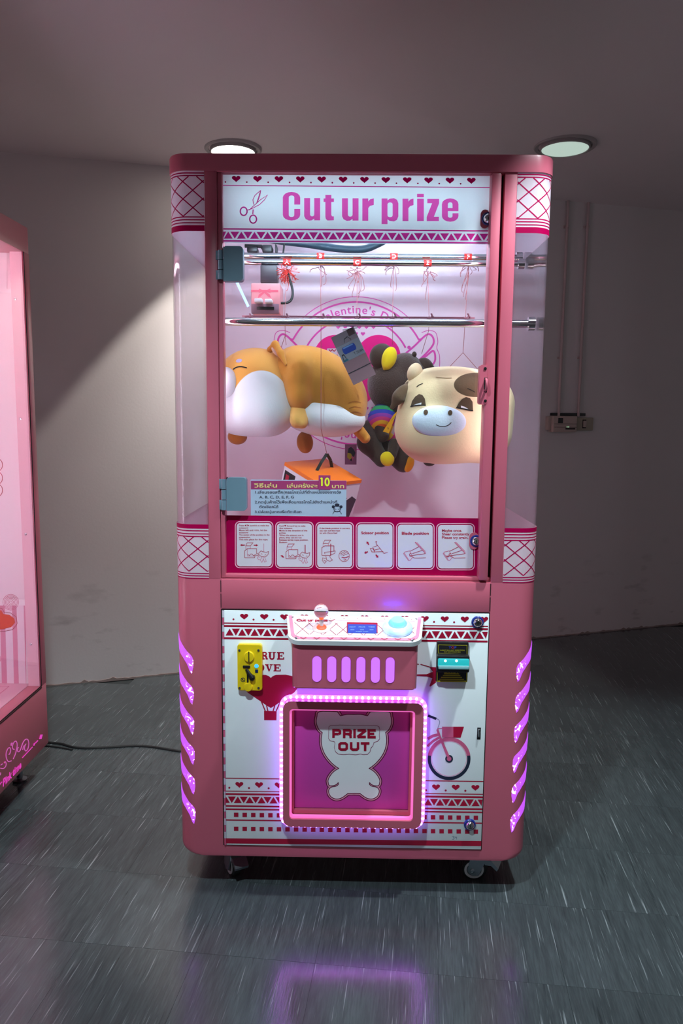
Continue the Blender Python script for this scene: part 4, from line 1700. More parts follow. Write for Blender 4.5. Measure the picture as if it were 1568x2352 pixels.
# housing under the plate
hw, hy, zb_, zt_ = .1515, -.099, .597, .722
prof = [(-hw, YL)] + [(-hw + .016 + .016 * math.cos(math.radians(180 + 90 * i / 6)), hy + .016 + .016 * math.sin(math.radians(180 + 90 * i / 6))) for i in range(7)] + \
       [(hw - .016 + .016 * math.cos(math.radians(270 + 90 * i / 6)), hy + .016 + .016 * math.sin(math.radians(270 + 90 * i / 6))) for i in range(7)] + [(hw, YL)]
mb.loft([[(x * .985, y + .003 if y < -.05 else y, zb_) for x, y in prof], [(x * .988, y, zb_ + .003) for x, y in prof], [(x, y, zt_ + (.012 if y > -.05 else -.009)) for x, y in prof]])
CON = tag(mb.build('control_console', M_PINK, M), 'pink console box with six lit slots')
mb = MB()
o = plate_outline(.1705, .1600, CL, .030)
mb.loft([[plate3(u, v, l) for u, v in o] for l in (-.012, .0)])
mb.build('plate_trim', M_WHITE, CON)
mb = MB()
o = plate_outline(.1655, .1540, CL - .0065, .026, .001)
mb.loft([[plate3(u, v, l) for u, v in o] for l in (-.002, .0022)])
mb.build('plate_rim', mat('glossy_pink_rim', (240, 140, 170), .2, coat=.4), CON)
o = plate_outline(.157, .1465, CL - .013, .022, .003)
mb = MB()
mb.loft([[plate3(u, v, l) for u, v in o] for l in (0, .0030)])
mb.build('plate_top', mat('plate_print', (238, 226, 232), .25, coat=.5), CON)


def ffn(u, v, lift):
    p = PPL(u, v, .0031 + lift)
    return (p.x, p.y, p.z)


K1 = lambda pts: [(640 + x / 4.48, 1380 + y / 4.48) for x, y in pts]
P = Print(ffn, flip=-1)
for x0 in range(160, 1400, 139):
    for x1_, y1_, x2_, y2_ in ((x0 + 20, 342, x0 + 166, 220), (x0, 218, x0 + 150, 342)):
        x1c, x2c = max(x1_, 160), min(x2_, 1395)
        if x2c > x1c:
            f1, f2 = (x1c - x1_) / (x2_ - x1_), (x2c - x1_) / (x2_ - x1_)
            P.stroke(K1([(x1c, y1_ + (y2_ - y1_) * f1 + x1c * .012), (x2c, y1_ + (y2_ - y1_) * f2 + x2c * .012)]), 1.0, M_RED, 0)
    P.stroke(K1([(x0 + 60, 372 + x0 * .012), (x0 + 92, 386 + x0 * .012), (x0 + 126, 372 + x0 * .012)]), .9, M_RED, 0)
    P.stroke(K1([(x0 + 88, 174 + x0 * .012), (x0 + 98, 178 + x0 * .012)]), .9, M_RED, 0)
for yy in (196, 350):
    P.stroke(K1([(160, yy), (1400, yy + 16)]), .5, M_PALEP, 0)
P.text('Cut ur prize', 680.3, 1426.8, 5.4, M_RED, 1, width=72, bold=.05)
P.stroke(K1([(515, 205), (540, 203), (580, 188)]), .9, M_RED, 1)
P.stroke(K1([(535, 212), (555, 205), (565, 195)]), .7, M_RED, 1)
P.build('console_print', CON)
for px, py in ((671.8, 1418), (955.5, 1422.5), (680, 1464.8), (947, 1470.4)):
    c = PPL(px, py, .003)
    mb = MB()
    mb.lathe([(.0030, 0), (.0028, .0014), (.0015, .002), (0, .002)], c, CN, 12)
    mb.build('screw', M_CHROME, CON)
# lit slots in the console front
for i in range(6):
    xa = (717, 751, 784, 818, 851.4, 885)[i]
    xb = xa + 21
    ya = 1507.3 + i * .55
    yb_ = 1565.5 + i * .6
    a, b_ = PY(xa, yb_, hy), PY(xb, ya, hy)
    mb = MB()
    mb.slab(rrect(a.x, b_.x, a.z, b_.z, .0115), hy - .0012, hy + .0008)
    s_ = mb.build('light_slot', M_SLOT, CON)
    mb = MB()
    mb.slab(rrect(a.x - .0012, b_.x + .0012, a.z - .0012, b_.z + .0012, .0125), hy - .0004, hy + .0016)
    mb.build('slot_rim', M_LEDPURP, s_)  if False else mb.build('slot_rim', mat('slot_rim_magenta', (190, 40, 170), .4) if 'slot_rim_magenta' not in MATS else MATS['slot_rim_magenta'], CON)
# display
mb = MB()
q = [PPL(px, py, .0032) for px, py in ((796.3, 1452.8), (866.8, 1454.4), (866.4, 1431.6), (796.6, 1430.2))]
mb.loft([[p + CN * l for p in q] for l in (0, .0016)])
LCD = mb.build('lcd_frame', M_RED, M)
M_LCD = emis('lcd_backlight', (48, 92, 232), .75, (20, 30, 90))
mb = MB()
q = [PPL(px, py, .0052) for px, py in ((798.2, 1452.2), (864.6, 1453.6), (864.2, 1434.6), (798.4, 1433.6))]
mb.loft([[p + CN * l for p in q] for l in (-.002, 0)])
mb.build('lcd_screen', M_LCD, LCD)
M_LCDT = emis('lcd_text', (150, 205, 255), .9)


def fl(u, v, lift):
    p = PPL(u, v, .0053 + lift)
    return (p.x, p.y, p.z)


P = Print(fl, flip=-1)
for x, top, bot in ((801.5, 'CREDIT', '000'), (823.5, 'PRIZE', '000'), (845.5, 'TIME', '000')):
    P.text(top, x, 1441.2, 2.5, M_LCDT, 0, width=15, bold=.02)
    P.text(bot, x + 3, 1447.4, 2.6, M_LCDT, 0, width=9, bold=.02)
P.text('INSERT COIN', 817, 1451.6, 2.2, M_LCDT, 0, width=28, bold=.02)
P.build('lcd_text', LCD)
# joystick
jb = PPL(738.3, 1443.5, .003)
M_CLEAR = mat('clear_acrylic_ball', (250, 236, 240), .12, coat=.5)
nt = M_CLEAR.node_tree
b = nt.nodes['Principled BSDF']
b.inputs['Transmission Weight'].default_value = .92
b.inputs['IOR'].default_value = 1.42
M_ORNG = emis('orange_lit_washer', (255, 96, 40), 1.5)
M_SHAFT = mat('pale_shaft', (226, 210, 214), .25, coat=.3)
ball = PY(737.4, 1403.6, jb.y)
JS = MB()
JS.lathe([(.0215, 0), (.0215, .0016), (.018, .0028), (.012, .003)], jb, CN, 28)
JS = tag(JS.build('joystick', mat('clear_washer', (246, 214, 214), .15, coat=.4), M), 'joystick with a clear ball knob and orange glow')
mb = MB()
mb.lathe([(.0125, .002), (.0120, .005), (.008, .008), (.0065, .008)], jb, CN, 24)
mb.build('glowing_collar', M_ORNG, JS)
mb = MB()
dv = (ball - jb)
mb.tube([jb + dv * .05, jb + dv * .55], .0048, 12)
mb.build('shaft', M_SHAFT, JS)
mb = MB()
mb.lathe([(.0048, 0), (.006, .002), (.006, .006), (.004, .009)], jb + dv * .52, dv, 16)
mb.build('upper_collar', M_ORNG, JS)
mb = MB()
mb.lathe([(.0178 * math.sin(PI * i / 14), -.0178 * math.cos(PI * i / 14)) for i in range(15)], ball, (0, 0, 1), 24)
mb.build('ball_knob', M_CLEAR, JS)
# push button
bc = PPL(912.5, 1446, .003)
M_BRING = bpy.data.materials.new('button_ring_lit')
M_BRING.use_nodes = True
nt = M_BRING.node_tree
b = nt.nodes['Principled BSDF']
b.inputs['Base Color'].default_value = (.6, .78, .95, 1)
b.inputs['Roughness'].default_value = .2
tc = N(nt, 'ShaderNodeTexCoord')
nz = N(nt, 'ShaderNodeTexNoise')
nz.inputs['Scale'].default_value = 22
nt.links.new(tc.outputs['Object'], nz.inputs['Vector'])
cr = N(nt, 'ShaderNodeValToRGB')
cr.color_ramp.elements[0].position = .40
cr.color_ramp.elements[0].color = (.02, .35, .95, 1)
cr.color_ramp.elements[1].position = .62
cr.color_ramp.elements[1].color = (.62, .85, 1, 1)
nt.links.new(nz.outputs['Fac'], cr.inputs[0])
nt.links.new(cr.outputs[0], b.inputs['Emission Color'])
b.inputs['Emission Strength'].default_value = .5
M_BTOP = emis('button_top_blue', (70, 165, 255), 2.2, (140, 200, 255))
M_BCOL = emis('button_collar_blue', (8, 18, 255), 120.0, (30, 60, 200))
PB = MB()
PB.lathe([(.034, 0), (.0365, .004), (.0365, .008), (.033, .013), (.027, .0165), (.022, .017)], bc, CN, 36)
PB = tag(PB.build('push_button', M_BRING, M), 'large round push button glowing blue and white')
mb = MB()
mb.lathe([(.0225, .012), (.0225, .0185), (.020, .0195), (.018, .019)], bc, CN, 32)
mb.build('button_collar', M_BCOL, PB)
mb = MB()
mb.lathe([(.0172, .014), (.0172, .026), (.0155, .0285), (.009, .030), (0, .0303)], bc, CN, 32)
mb.build('button_cap', M_BTOP, PB)

# ------------------------------------------------------------------ prize outlet
YF = -.046
a, b_ = PY(649.5, 1898.5, YF), PY(973.5, 1616, YF)
fx0, fx1, fz0, fz1 = a.x, b_.x, a.z, b_.z
a, b_ = PY(664, 1881.5, YF), PY(953.5, 1633.5, YF)
ix0, ix1, iz0, iz1 = a.x, b_.x, a.z, b_.z
mb = MB()
mb.slab(rrect(fx0, fx1, fz0, fz1, .020), YF, YL, holes=[rrect(ix0, ix1, iz0, iz1, .009)])
OUT = tag(mb.build('prize_outlet', M_PINK, M), 'pink prize outlet frame edged with purple lights')
mb = MB()
t_ = .0050
mb.slab(rrect(ix0 - .0002, ix1 + .0002, iz0 - .0002, iz1 + .0002, .009), YF + .006, YF + .016, holes=[rrect(ix0 + t_, ix1 - t_, iz0 + t_, iz1 - t_, .006)])
M_LIP = emis('pink_lit_lip', (255, 112, 206), .72, (230, 120, 180))  # glow cast on the lip by a hidden light, put in as emission
mb.build('lit_lip', M_LIP, OUT)
mb = MB()
w_ = .010
mb.slab([(ix0 + .001, iz0 + .001), (ix1 - .001, iz0 + .001), (ix1 - .001, iz1 - .001), (ix0 + .001, iz1 - .001)], -.018, YL, holes=[[(ix0 + w_, iz0 + w_), (ix1 - w_, iz0 + w_), (ix1 - w_, iz1 - w_), (ix0 + w_, iz1 - w_)]])
mb.build('inner_frame', M_PINKD, OUT)
mb = MB()
mb.rbox(ix0 + w_, ix1 - w_, -.0085, YL - .0002, iz0 + w_ + .001, iz1 - w_, .0008)
FLAP = mb.build('flap', M_FLAP, OUT)
C2 = lambda pts: [(630 + x / 4.356, 1600 + y / 4.356) for x, y in pts]
P = Print(front_fn(-.0086), flip=-1)
half = [(795, 178), (870, 178), (930, 192), (955, 176), (975, 168), (1140, 168), (1165, 200), (1172, 250), (1160, 300), (1140, 335), (1112, 358), (1122, 420), (1118, 480), (1100, 545), (1070, 600), (1025, 655), (980, 695), (945, 718),
        (985, 740), (1025, 780), (1052, 830), (1052, 862), (1040, 890), (1000, 890), (970, 878), (950, 858), (952, 880), (975, 896), (1020, 905), (1045, 930), (1045, 965), (1025, 1000), (985, 1022), (945, 1022), (905, 1005), (855, 968), (795, 966)]
sm = []
for i, p in enumerate(half):
    sm.append(p)
half = [(x, y - 18 if 150 < y < 178 and x > 930 else y) for x, y in half]
CUSP = {(930, 192), (1112, 358), (945, 718), (950, 858), (952, 880), (855, 968), (795, 966), (795, 178)}
run, fine = [half[0]], []
for p in half[1:]:
    run.append(p)
    if p in CUSP:
        fine += [(q.x, q.y) for q in (spline([(a, b, 0) for a, b in run], 4) if len(run) > 2 else [Vector((a, b, 0)) for a, b in run])][:-1]
        run = [p]
half = fine + [half[-1]]
i_c = min(range(len(half)), key=lambda i: (half[i][0] - 930) ** 2 + (half[i][1] - 192) ** 2)
outl = half + [(1590 - x, y) for x, y in half[-2:0:-1]]


def grow(pts, d):
    k = len(pts)
    ar = sum(pts[i][0] * pts[(i + 1) % k][1] - pts[(i + 1) % k][0] * pts[i][1] for i in range(k))
    sg = 1 if ar > 0 else -1
    out = []
    for i in range(k):
        p, a, c = Vector(pts[i]), Vector(pts[i - 1]), Vector(pts[(i + 1) % k])
        t = ((p - a).normalized() + (c - p).normalized())
        t = t.normalized() if t.length > 1e-3 else (c - p).normalized()
        nn = Vector((t.y, -t.x)) * sg
        out.append(tuple(p + nn * d))
    return out


M_PLUM = mat('plum_print', (104, 14, 62), .4)
P.poly(C2(outl), M_WHITE, 0)
body_line = [p for p in half[i_c:]] + [(1590 - x, y) for x, y in half[-2:i_c - 1:-1]]
top_line = [(1590 - x, y) for x, y in half[i_c::-1]] + [p for p in half[1:i_c + 1]]
for ln in (body_line, ):
    P.stroke(C2(ln), 46 / 4.356, M_PLUM, -.7)
    P.stroke(C2(ln), 28 / 4.356, M_PALEP, -.35)
P.poly(C2(outl), M_WHITE, .2)
P.stroke(C2(body_line), 8 / 4.356, M_PLUM, 1)
P.stroke(C2(top_line), 8 / 4.356, M_PLUM, 1)
bub = [(545, 300), (565, 285), (660, 282), (820, 287), (1020, 289), (1045, 298), (1055, 330), (1048, 380), (1052, 420), (1030, 445), (995, 455), (985, 490), (965, 510), (955, 550), (930, 575), (885, 578), (862, 570), (810, 580), (750, 572), (690, 578), (640, 572), (612, 550), (598, 510), (605, 465), (600, 448), (560, 440), (540, 415)]
P.stroke(C2(bub), .9, M_PURPLE, 4, closed=True)
LET = {'P': [[(0, 1), (0, 0), (.8, 0), (1, .14), (1, .46), (.8, .6)], [(.8, .6), (0, .6)]], 'R': [[(0, 1), (0, 0), (.8, 0), (1, .14), (1, .42), (.8, .56)], [(.8, .56), (0, .56)], [(.6, .56), (.95, .68), (1, 1)]],
       'I': [[(.5, 0), (.5, 1)]], 'Z': [[(0, 0), (1, 0), (0, 1), (1, 1)]], 'E': [[(1, 0), (0, 0), (0, 1), (1, 1)], [(0, .5), (.95, .5)]],
       'O': [[(.2, 0), (.8, 0), (1, .2), (1, .8), (.8, 1), (.2, 1), (0, .8), (0, .2)]], 'U': [[(0, 0), (0, .8), (.2, 1), (.8, 1), (1, .8), (1, 0)]], 'T': [[(0, 0), (1, 0)], [(.5, 0), (.5, 1)]]}
t_ = 25
for ch, xa, xb, yt, yb_ in (('P', 578, 668, 322, 410), ('R', 685, 775, 322, 412), ('I', 789, 813, 322, 412), ('Z', 830, 914, 323, 414), ('E', 930, 1013, 324, 416), ('O', 638, 736, 452, 540), ('U', 755, 848, 453, 541), ('T', 863, 950, 453, 542)):
    for st in LET[ch]:
        pts = []
        for u, v in st:
            ex0, ex1 = xa + t_ / 2, xb - t_ / 2
            ey0, ey1 = yt + t_ / 2, yb_ - t_ / 2
            if ch == 'T' and len(st) == 2 and st[0][1] == st[1][1]:
                ex0, ex1 = xa, xb
            y_ = ey0 + (ey1 - ey0) * v
            if v == 1 and ch in 'PRIT':
                y_ = yb_
            if v == 0 and ch in 'IU':
                y_ = yt
            x_ = ex0 + (ex1 - ex0) * u
            if ch in 'ZE' and u == 1:
                x_ = xb
            if ch == 'Z' and u == 0:
                x_ = xa if v in (0,) else xa
            pts.append((x_, y_))
        P.stroke(C2(pts), t_ / 4.356, M_RED, 4, closed=(ch == 'O'))
P.build('flap_print', FLAP)
mb = MB()
pbox(mb, 787, 1862.5, 799, 1866, -.014, -.008, .0005)
mb.build('flap_catch', M_GAP, OUT)

# purple light string around the outlet
mb = MB()
g2 = .0055
path = rrect(fx0 - g2, fx1 + g2, fz0 - g2, fz1 + g2, .0255, 8)
yS = -.026
mb.tube([(x, yS, z) for x, z in path], .0050, 8, closed=True)
STRIP = tag(mb.build('led_strip', M_LEDPURP, M), 'purple glowing light string around the prize outlet')
pts = [Vector((x, yS, z)) for x, z in path] + [Vector((path[0][0], yS, path[0][1]))]
acc, tot = [0], 0
for i in range(1, len(pts)):
    tot += (pts[i] - pts[i - 1]).length
    acc.append(tot)
nb = int(tot / .0148)
mb = MB()
mb.lathe([(.0042 * math.sin(PI * i / 6), -.0042 * math.cos(PI * i / 6)) for i in range(7)], Vector(ORG[STRIP.name]), (0, 1, 0), 10)
bead = mb.build('led_bead', M_LEDBEAD, STRIP)
for i in range(nb):
    d = tot * (i + .5) / nb
    j = max(q for q in range(len(acc)) if acc[q] <= d)
    j = min(j, len(pts) - 2)
    p = pts[j].lerp(pts[j + 1], (d - acc[j]) / max(1e-9, acc[j + 1] - acc[j]))
    o = bead if i == 0 else bead.copy()
    if i:
        COL.objects.link(o)
        o.parent = STRIP
    o.location = (p.x - ORG[STRIP.name].x, p.y - .0032 - ORG[STRIP.name].y, p.z - ORG[STRIP.name].z)

# ------------------------------------------------------------------ lit slits in the rounded corners
M_SLIT = bpy.data.materials.new('slit_purple_lit')
M_SLIT.use_nodes = True
nt = M_SLIT.node_tree
b = nt.nodes['Principled BSDF']
b.inputs['Base Color'].default_value = (.3, .1, .4, 1)
b.inputs['Roughness'].default_value = .3
at = N(nt, 'ShaderNodeAttribute')
at.attribute_name = 'along'
tc = N(nt, 'ShaderNodeTexCoord')
vo = N(nt, 'ShaderNodeTexVoronoi', feature='DISTANCE_TO_EDGE')
vo.inputs['Scale'].default_value = 85
nt.links.new(tc.outputs['Object'], vo.inputs['Vector'])
mr = N(nt, 'ShaderNodeMapRange')
mr.inputs[1].default_value = .16
mr.inputs[2].default_value = .05
nt.links.new(vo.outputs['Distance'], mr.inputs[0])
nz = N(nt, 'ShaderNodeTexNoise')
nz.inputs['Scale'].default_value = 130
nt.links.new(tc.outputs['Object'], nz.inputs['Vector'])
n3 = N(nt, 'ShaderNodeMapRange')
n3.inputs[1].default_value = .50
n3.inputs[2].default_value = .60
nt.links.new(nz.outputs['Fac'], n3.inputs[0])
mu = N(nt, 'ShaderNodeMath', operation='MULTIPLY')
nt.links.new(mr.outputs[0], mu.inputs[0])
nt.links.new(n3.outputs[0], mu.inputs[1])
m2 = N(nt, 'ShaderNodeMath', operation='MULTIPLY')
nt.links.new(mu.outputs[0], m2.inputs[0])
nt.links.new(at.outputs['Fac'], m2.inputs[1])
mx = N(nt, 'ShaderNodeMix', data_type='RGBA')
nt.links.new(m2.outputs[0], mx.inputs[0])
mx.inputs[6].default_value = (*lin((192, 76, 250)), 1)
mx.inputs[7].default_value = (3.2, 2.2, 3.4, 1)
nt.links.new(mx.outputs[2], b.inputs['Emission Color'])
b.inputs['Emission Strength'].default_value = 1.05
M_SLITR = mat('slit_rim_violet', (150, 60, 210), .4, emit=(150, 50, 240), es=.5)


def PCYL(px, py, sx, off=0.0):
    """photo pixel -> (arc length, height) on the rounded corner"""
    d = ray(px, py)
    cx, cy = sx * (W - R), R
    ox, oy = CAM.x - cx, CAM.y - cy
    A = d.x ** 2 + d.y ** 2
    B = ox * d.x + oy * d.y
    Cc = ox ** 2 + oy ** 2 - (R + off) ** 2
    disc = B * B - A * Cc
    t = (-B - math.sqrt(max(0, disc))) / A
    p = CAM + d * t
    th = math.atan2(sx * (p.x - cx), -(p.y - cy))
    if th < 0:
        p = PY(px, py, -off)
        return sx * p.x - XP, p.z
    return F0 + R * th, p.z


def resample(pts, n):
    P_ = [Vector(p) for p in pts]
    s = [0]
    for i in range(1, len(P_)):
        s.append(s[-1] + (P_[i] - P_[i - 1]).length)
    out = []
    for k in range(n):
        d = s[-1] * k / (n - 1)
        j = max(q for q in range(len(s)) if s[q] <= d + 1e-12)
        j = min(j, len(P_) - 2)
        out.append(P_[j].lerp(P_[j + 1], (d - s[j]) / max(1e-12, s[j + 1] - s[j])))
    return out


o_px = [(408.6, 1451), (408.2, 1472), (410.9, 1491), (420, 1510), (429.5, 1526), (437, 1546), (440, 1548)]
i_px = [(408.8, 1451), (412, 1467), (420, 1483), (428, 1495), (437.5, 1504.6), (443, 1512.7), (443.9, 1531), (440, 1548)]
lo_ = [PCYL(px, py, -1, .001) for px, py in o_px]
li_ = [PCYL(px, py, -1, .001) for px, py in i_px]
so = resample([(min(a, SQ * .97), z) for a, z in lo_], 18)
si = resample([(min(a, SQ * .97), z) for a, z in li_], 18)
zstep = (PCYL(440, 1548, -1)[1] - PCYL(441.5, 1892, -1)[1]) / 5
for sx in (-1, 1):
    for k in range(6):
        dz = -zstep * k + (-.0085 if sx > 0 else 0)
        vs, fs, al = [], [], []
        NC = 4
        for r_ in range(18):
            for c_ in range(NC + 1):
                p = so[r_].lerp(si[r_], c_ / NC)
                lift = .0012 if 0 < r_ < 17 and 0 < c_ < NC else .0004
                q = corner_pt(sx, p.x, lift)
                vs.append((q.x, q.y, p.y + dz))
                f = r_ / 17
                al.append(max(0.0, min(1.0, (f - .5) / .1)) * max(.0, min(1.0, (c_ / NC - .3) * 3)))
        for r_ in range(17):
            for c_ in range(NC):
                i0 = r_ * (NC + 1) + c_
                fs.append((i0, i0 + 1, i0 + NC + 2, i0 + NC + 1))
        mb = MB()
        mb.add(vs, fs)
        o = mb.build('light_slit', M_SLIT, M, fix=False)
        at_ = o.data.attributes.new('along', 'FLOAT', 'POINT')
        at_.data.foreach_set('value', al)

# ------------------------------------------------------------------ casters
M_WHEEL = mat('white_caster_tread', (206, 208, 210), .4)


def caster(x, y, ang):
    Rz = Matrix.Translation((x, y, 0)) @ Matrix.Rotation(math.radians(ang), 4, 'Z')
    m = MB()
    m.rbox(-.030, .030, -.026, .026, .0985, .1045, .002, M=Rz)
    m.lathe([(.019, .086), (.021, .092), (.019, .0985)], Rz @ Vector((0, 0, 0)), (0, 0, 1), 20)
    c = m.build('caster', M_STEEL, M)
    m = MB()
    for sy in (-1, 1):
        yy0, yy1 = sorted((sy * .0175, sy * .0205))
        out = [(-.022, .090), (.020, .090), (.012, .060), (-.002, .024), (-.020, .020), (-.032, .030), (-.030, .046)]
        k = len(out)
        vs = [Rz @ Vector((u, yy0, v)) for u, v in out] + [Rz @ Vector((u, yy1, v)) for u, v in out]
        m.add(vs, [list(range(k))[::-1], [k + i for i in range(k)]] + [(i, (i + 1) % k, k + (i + 1) % k, k + i) for i in range(k)])
    m.rbox(-.022, .020, -.0205, .0205, .084, .091, .001, M=Rz)
    m.build('fork', M_STEEL, c)
    m = MB()
    ax = Rz.to_3x3() @ Vector((0, 1, 0))
    cc = Rz @ Vector((-.016, 0, .034))
    m.lathe([(.030, -.012), (.0336, -.009), (.034, 0), (.0336, .009), (.030, .012)], cc, ax, 30)
    m.build('tyre', M_RUBBER, c)
    for sg in (-1, 1):
        m = MB()
        m.lathe([(.0265, 0), (.0265, .0030), (.0205, .0034), (.0195, .0012)], cc + ax * (sg * .0105), ax * sg, 26)
        m.build('wheel_rim', M_WHEEL, c)
        m = MB()
        m.lathe([(.0185, 0), (.0185, .0018), (.010, .0026), (.008, .0095), (.0058, .0108), (0, .0112)], cc + ax * (sg * .0105), ax * sg, 20)
        m.build('hub', M_STEEL, c)
    m = MB()
    out = [(.010, .072), (.030, .074), (.050, .056), (.046, .048), (.030, .060), (.014, .058)]
    k = len(out)
    vs = [Rz @ Vector((u, -.019, v)) for u, v in out] + [Rz @ Vector((u, .019, v)) for u, v in out]
    m.add(vs, [list(range(k))[::-1], [k + i for i in range(k)]] + [(i, (i + 1) % k, k + (i + 1) % k, k + i) for i in range(k)])
    m.build('brake_pedal', M_STEEL, c)


caster(-.316, .068, -60)
caster(.350, .075, -22)
caster(-.33, .42, 20)
caster(.33, .42, 160)

# ------------------------------------------------------------------ rods, letter markers, hooks
rods = {}
for nm, py, y, r in (('upper_rod', 589.5, .30, .0088), ('upper_rod', 603.5, .27, .0084), ('lower_rod', 741, .12, .0100)):
    z = PY(820, py, y).z
    mb = MB()
    xr, xl = .436, -.374
    mb.tube([(xl, y, z), (xr, y, z)], r, 20)
    for xx in (xl, xr):
        mb.lathe([(r * 1.7, -.008), (r * 1.7, .008)], (xx, y, z), (1, 0, 0), 16)
    rods[py] = (tag(mb.build(nm, M_CHROME, M), 'polished chrome rod'), y, z, r)
M_MRED = mat('red_marker_tape', (206, 40, 36), .4)
M_MWHT = mat('marker_letter', (245, 240, 240), .4)
MK = {}
for ch, px, rk in (('A', 659, 603.5), ('B', 736, 589.5), ('C', 820, 603.5), ('D', 904, 589.5), ('E', 981.5, 603.5), ('F', 1074, 589.5)):
    rod, y, z, r = rods[rk]
    c = PY(px, rk, y)
    mb = MB()
    mb.lathe([(r + .0004, -.0105), (r + .0010, -.0100), (r + .0010, .0100), (r + .0004, .0105)], (c.x, y, z), (1, 0, 0), 20)
    mk = tag(mb.build('letter_marker', M_MRED, rod), 'red marker with a white letter %s' % ch)
    def fm(u, v, lift, c=c, y=y, z=z, r=r):
        a = v / (r + .0014)
        return (c.x + u, y - (r + .0013 + lift) * math.cos(a), z + (r + .0013 + lift) * math.sin(a))
    P = Print(fm)
    P.text(ch, 0, -.0058, .0116, M_MWHT, 0, align='c', bold=.04)
    P.build('marker_letter', rod)
    MK[ch] = (c.x, y, z, r)
M_HOOK = mat('hook_metal', (150, 96, 112), .3, metal=.15)
yh = .128
zc = PY(820, 728.5, yh).z
mb = MB()
mb.rbox(PY(556, 730, yh).x, PY(1090, 730, yh).x, yh - .001, yh + .001, zc - .0022, zc + .0026, .0005)
mb.rbox(PY(556, 730, yh).x, PY(1090, 730, yh).x, yh - .004, yh + .002, zc - .0062, zc - .0042, .0005)
hk = mb.build('hook_rail', M_HOOK, M)
HX = {}
for ch, px in (('', 569), ('A', 653.5), ('B', 737), ('C', 819.5), ('D', 901), ('E', 985), ('F', 1069)):
    c = PY(px, 726.5, yh)
    HX[ch] = c
    mb = MB()
    pts = [(c.x + .0072 * math.cos(math.radians(a)), yh - .002, c.z + .0015 + .0072 * math.sin(math.radians(a))) for a in range(-150, 65, 18)]
    pts = [(c.x + .012, yh - .002, c.z - .003), (c.x + .0085, yh - .002, c.z - .0005)] + pts[::-1]
    mb.tube(pts, .0021, 8)
    mb.build('string_hook', M_HOOK, hk)

# ------------------------------------------------------------------ cutter carriage
yc = .19
mb = MB()
x0, x1, z0, z1 = pbox(mb, 576.5, 650.5, 643, 719.5, yc, yc + .09, .003)
CUT = tag(mb.build('cutter_carriage', mat('carriage_pink', (222, 142, 148), .35), M), 'pink cutter carriage with a ribbon bow print')
P = Print(front_fn(yc), flip=-1)
c6 = lambda pts: [(530 + x / 6.817, 540 + y / 6.817) for x, y in pts]
BOW = mat('ribbon_print', (216, 92, 112), .45)
P.rect(*c6([(316, 858)])[0], *c6([(742, 892)])[0], BOW, 0)
P.poly(c6([(440, 835), (525, 878), (440, 905)]), BOW, 1)
P.poly(c6([(620, 835), (525, 878), (620, 905)]), BOW, 1)
P.poly(c6([(505, 880), (545, 880), (560, 905), (490, 905)]), BOW, 1)
P.poly(c6([(500, 890), (530, 900), (465, 965), (420, 985), (440, 930)]), BOW, 1)
P.poly(c6([(550, 890), (520, 900), (585, 965), (630, 985), (610, 930)]), BOW, 1)
P.build('bow_print', CUT)
mb = MB()
for a, b_ in (((366, 988), (486, 1046)), ((530, 998), (640, 1056))):
    p, q = c6([a])[0], c6([b_])[0]
    pbox(mb, p[0], p[1], q[0], q[1], yc - .030, yc + .001, .002)
mb.build('cutter_jaw', mat('white_jaw', (226, 226, 232), .35), CUT)
mb = MB()
p, q = c6([(322, 1078)])[0], c6([(750, 1226)])[0]
pbox(mb, p[0], p[1], q[0], q[1], yc - .003, yc + .01, .001)
mb.build('lower_plate', mat('mauve_plate', (132, 96, 112), .45), CUT)
mb = MB()
p, q = c6([(404, 1120)])[0], c6([(676, 1166)])[0]
pbox(mb, p[0], p[1], q[0], q[1], yc - .005, yc, .001)
mb.build('cutter_slot', M_BLACK, CUT)
mb = MB()
p, q = c6([(462, 470)])[0], c6([(720, 745)])[0]
pbox(mb, p[0], p[1], q[0], q[1], yc + .06, yc + .11, .002)
mb.build('carriage_mount', mat('dark_mount', (52, 44, 52), .4), CUT)
mb = MB()
for a, b_ in (((250, 175), (410, 265)), ((490, 150), (640, 268)), ((690, 140), (712, 270))):
    p, q = c6([a])[0], c6([b_])[0]
    pbox(mb, p[0], p[1], q[0], q[1], .31, .36, .003)
mb.tube([PY(562, 565, .33), PY(600, 566, .33), PY(612, 580, .33)], .005, 8)
mb.build('drive_motor', M_BLACK, CUT)
mb = MB()
pp = [c6([p])[0] for p in ((752, 1062), (830, 1066), (900, 1052), (945, 1010), (966, 940), (965, 860), (945, 770), (918, 690), (895, 610), (880, 540))]
mb.tube(spline([PY(x, y, yc + .02 + .006 * i) for i, (x, y) in enumerate(pp)], 5), .0034, 10)
mb.build('carriage_cable', M_RUBBER, CUT)
mb = MB()
mb.tube(spline([PY(x, y, .38) for x, y in ((600, 545), (640, 553), (700, 560), (760, 569), (805, 573), (840, 571), (868, 560), (890, 548))], 6), .0105, 12)
mb.build('cable_sleeve', mat('dark_teal_sleeve', (24, 52, 68), .5), M)
mb = MB()
mb.tube(spline([PY(x, y, .36) for x, y in ((652, 553), (652, 566), (650, 582), (648, 592))], 4), .0025, 8)
mb.build('cable_lead', M_RUBBER, M)

# ================================================================== PLUSH PRIZES
def px2m(y):
    return (y - CAM.y) / FOC * 1.01


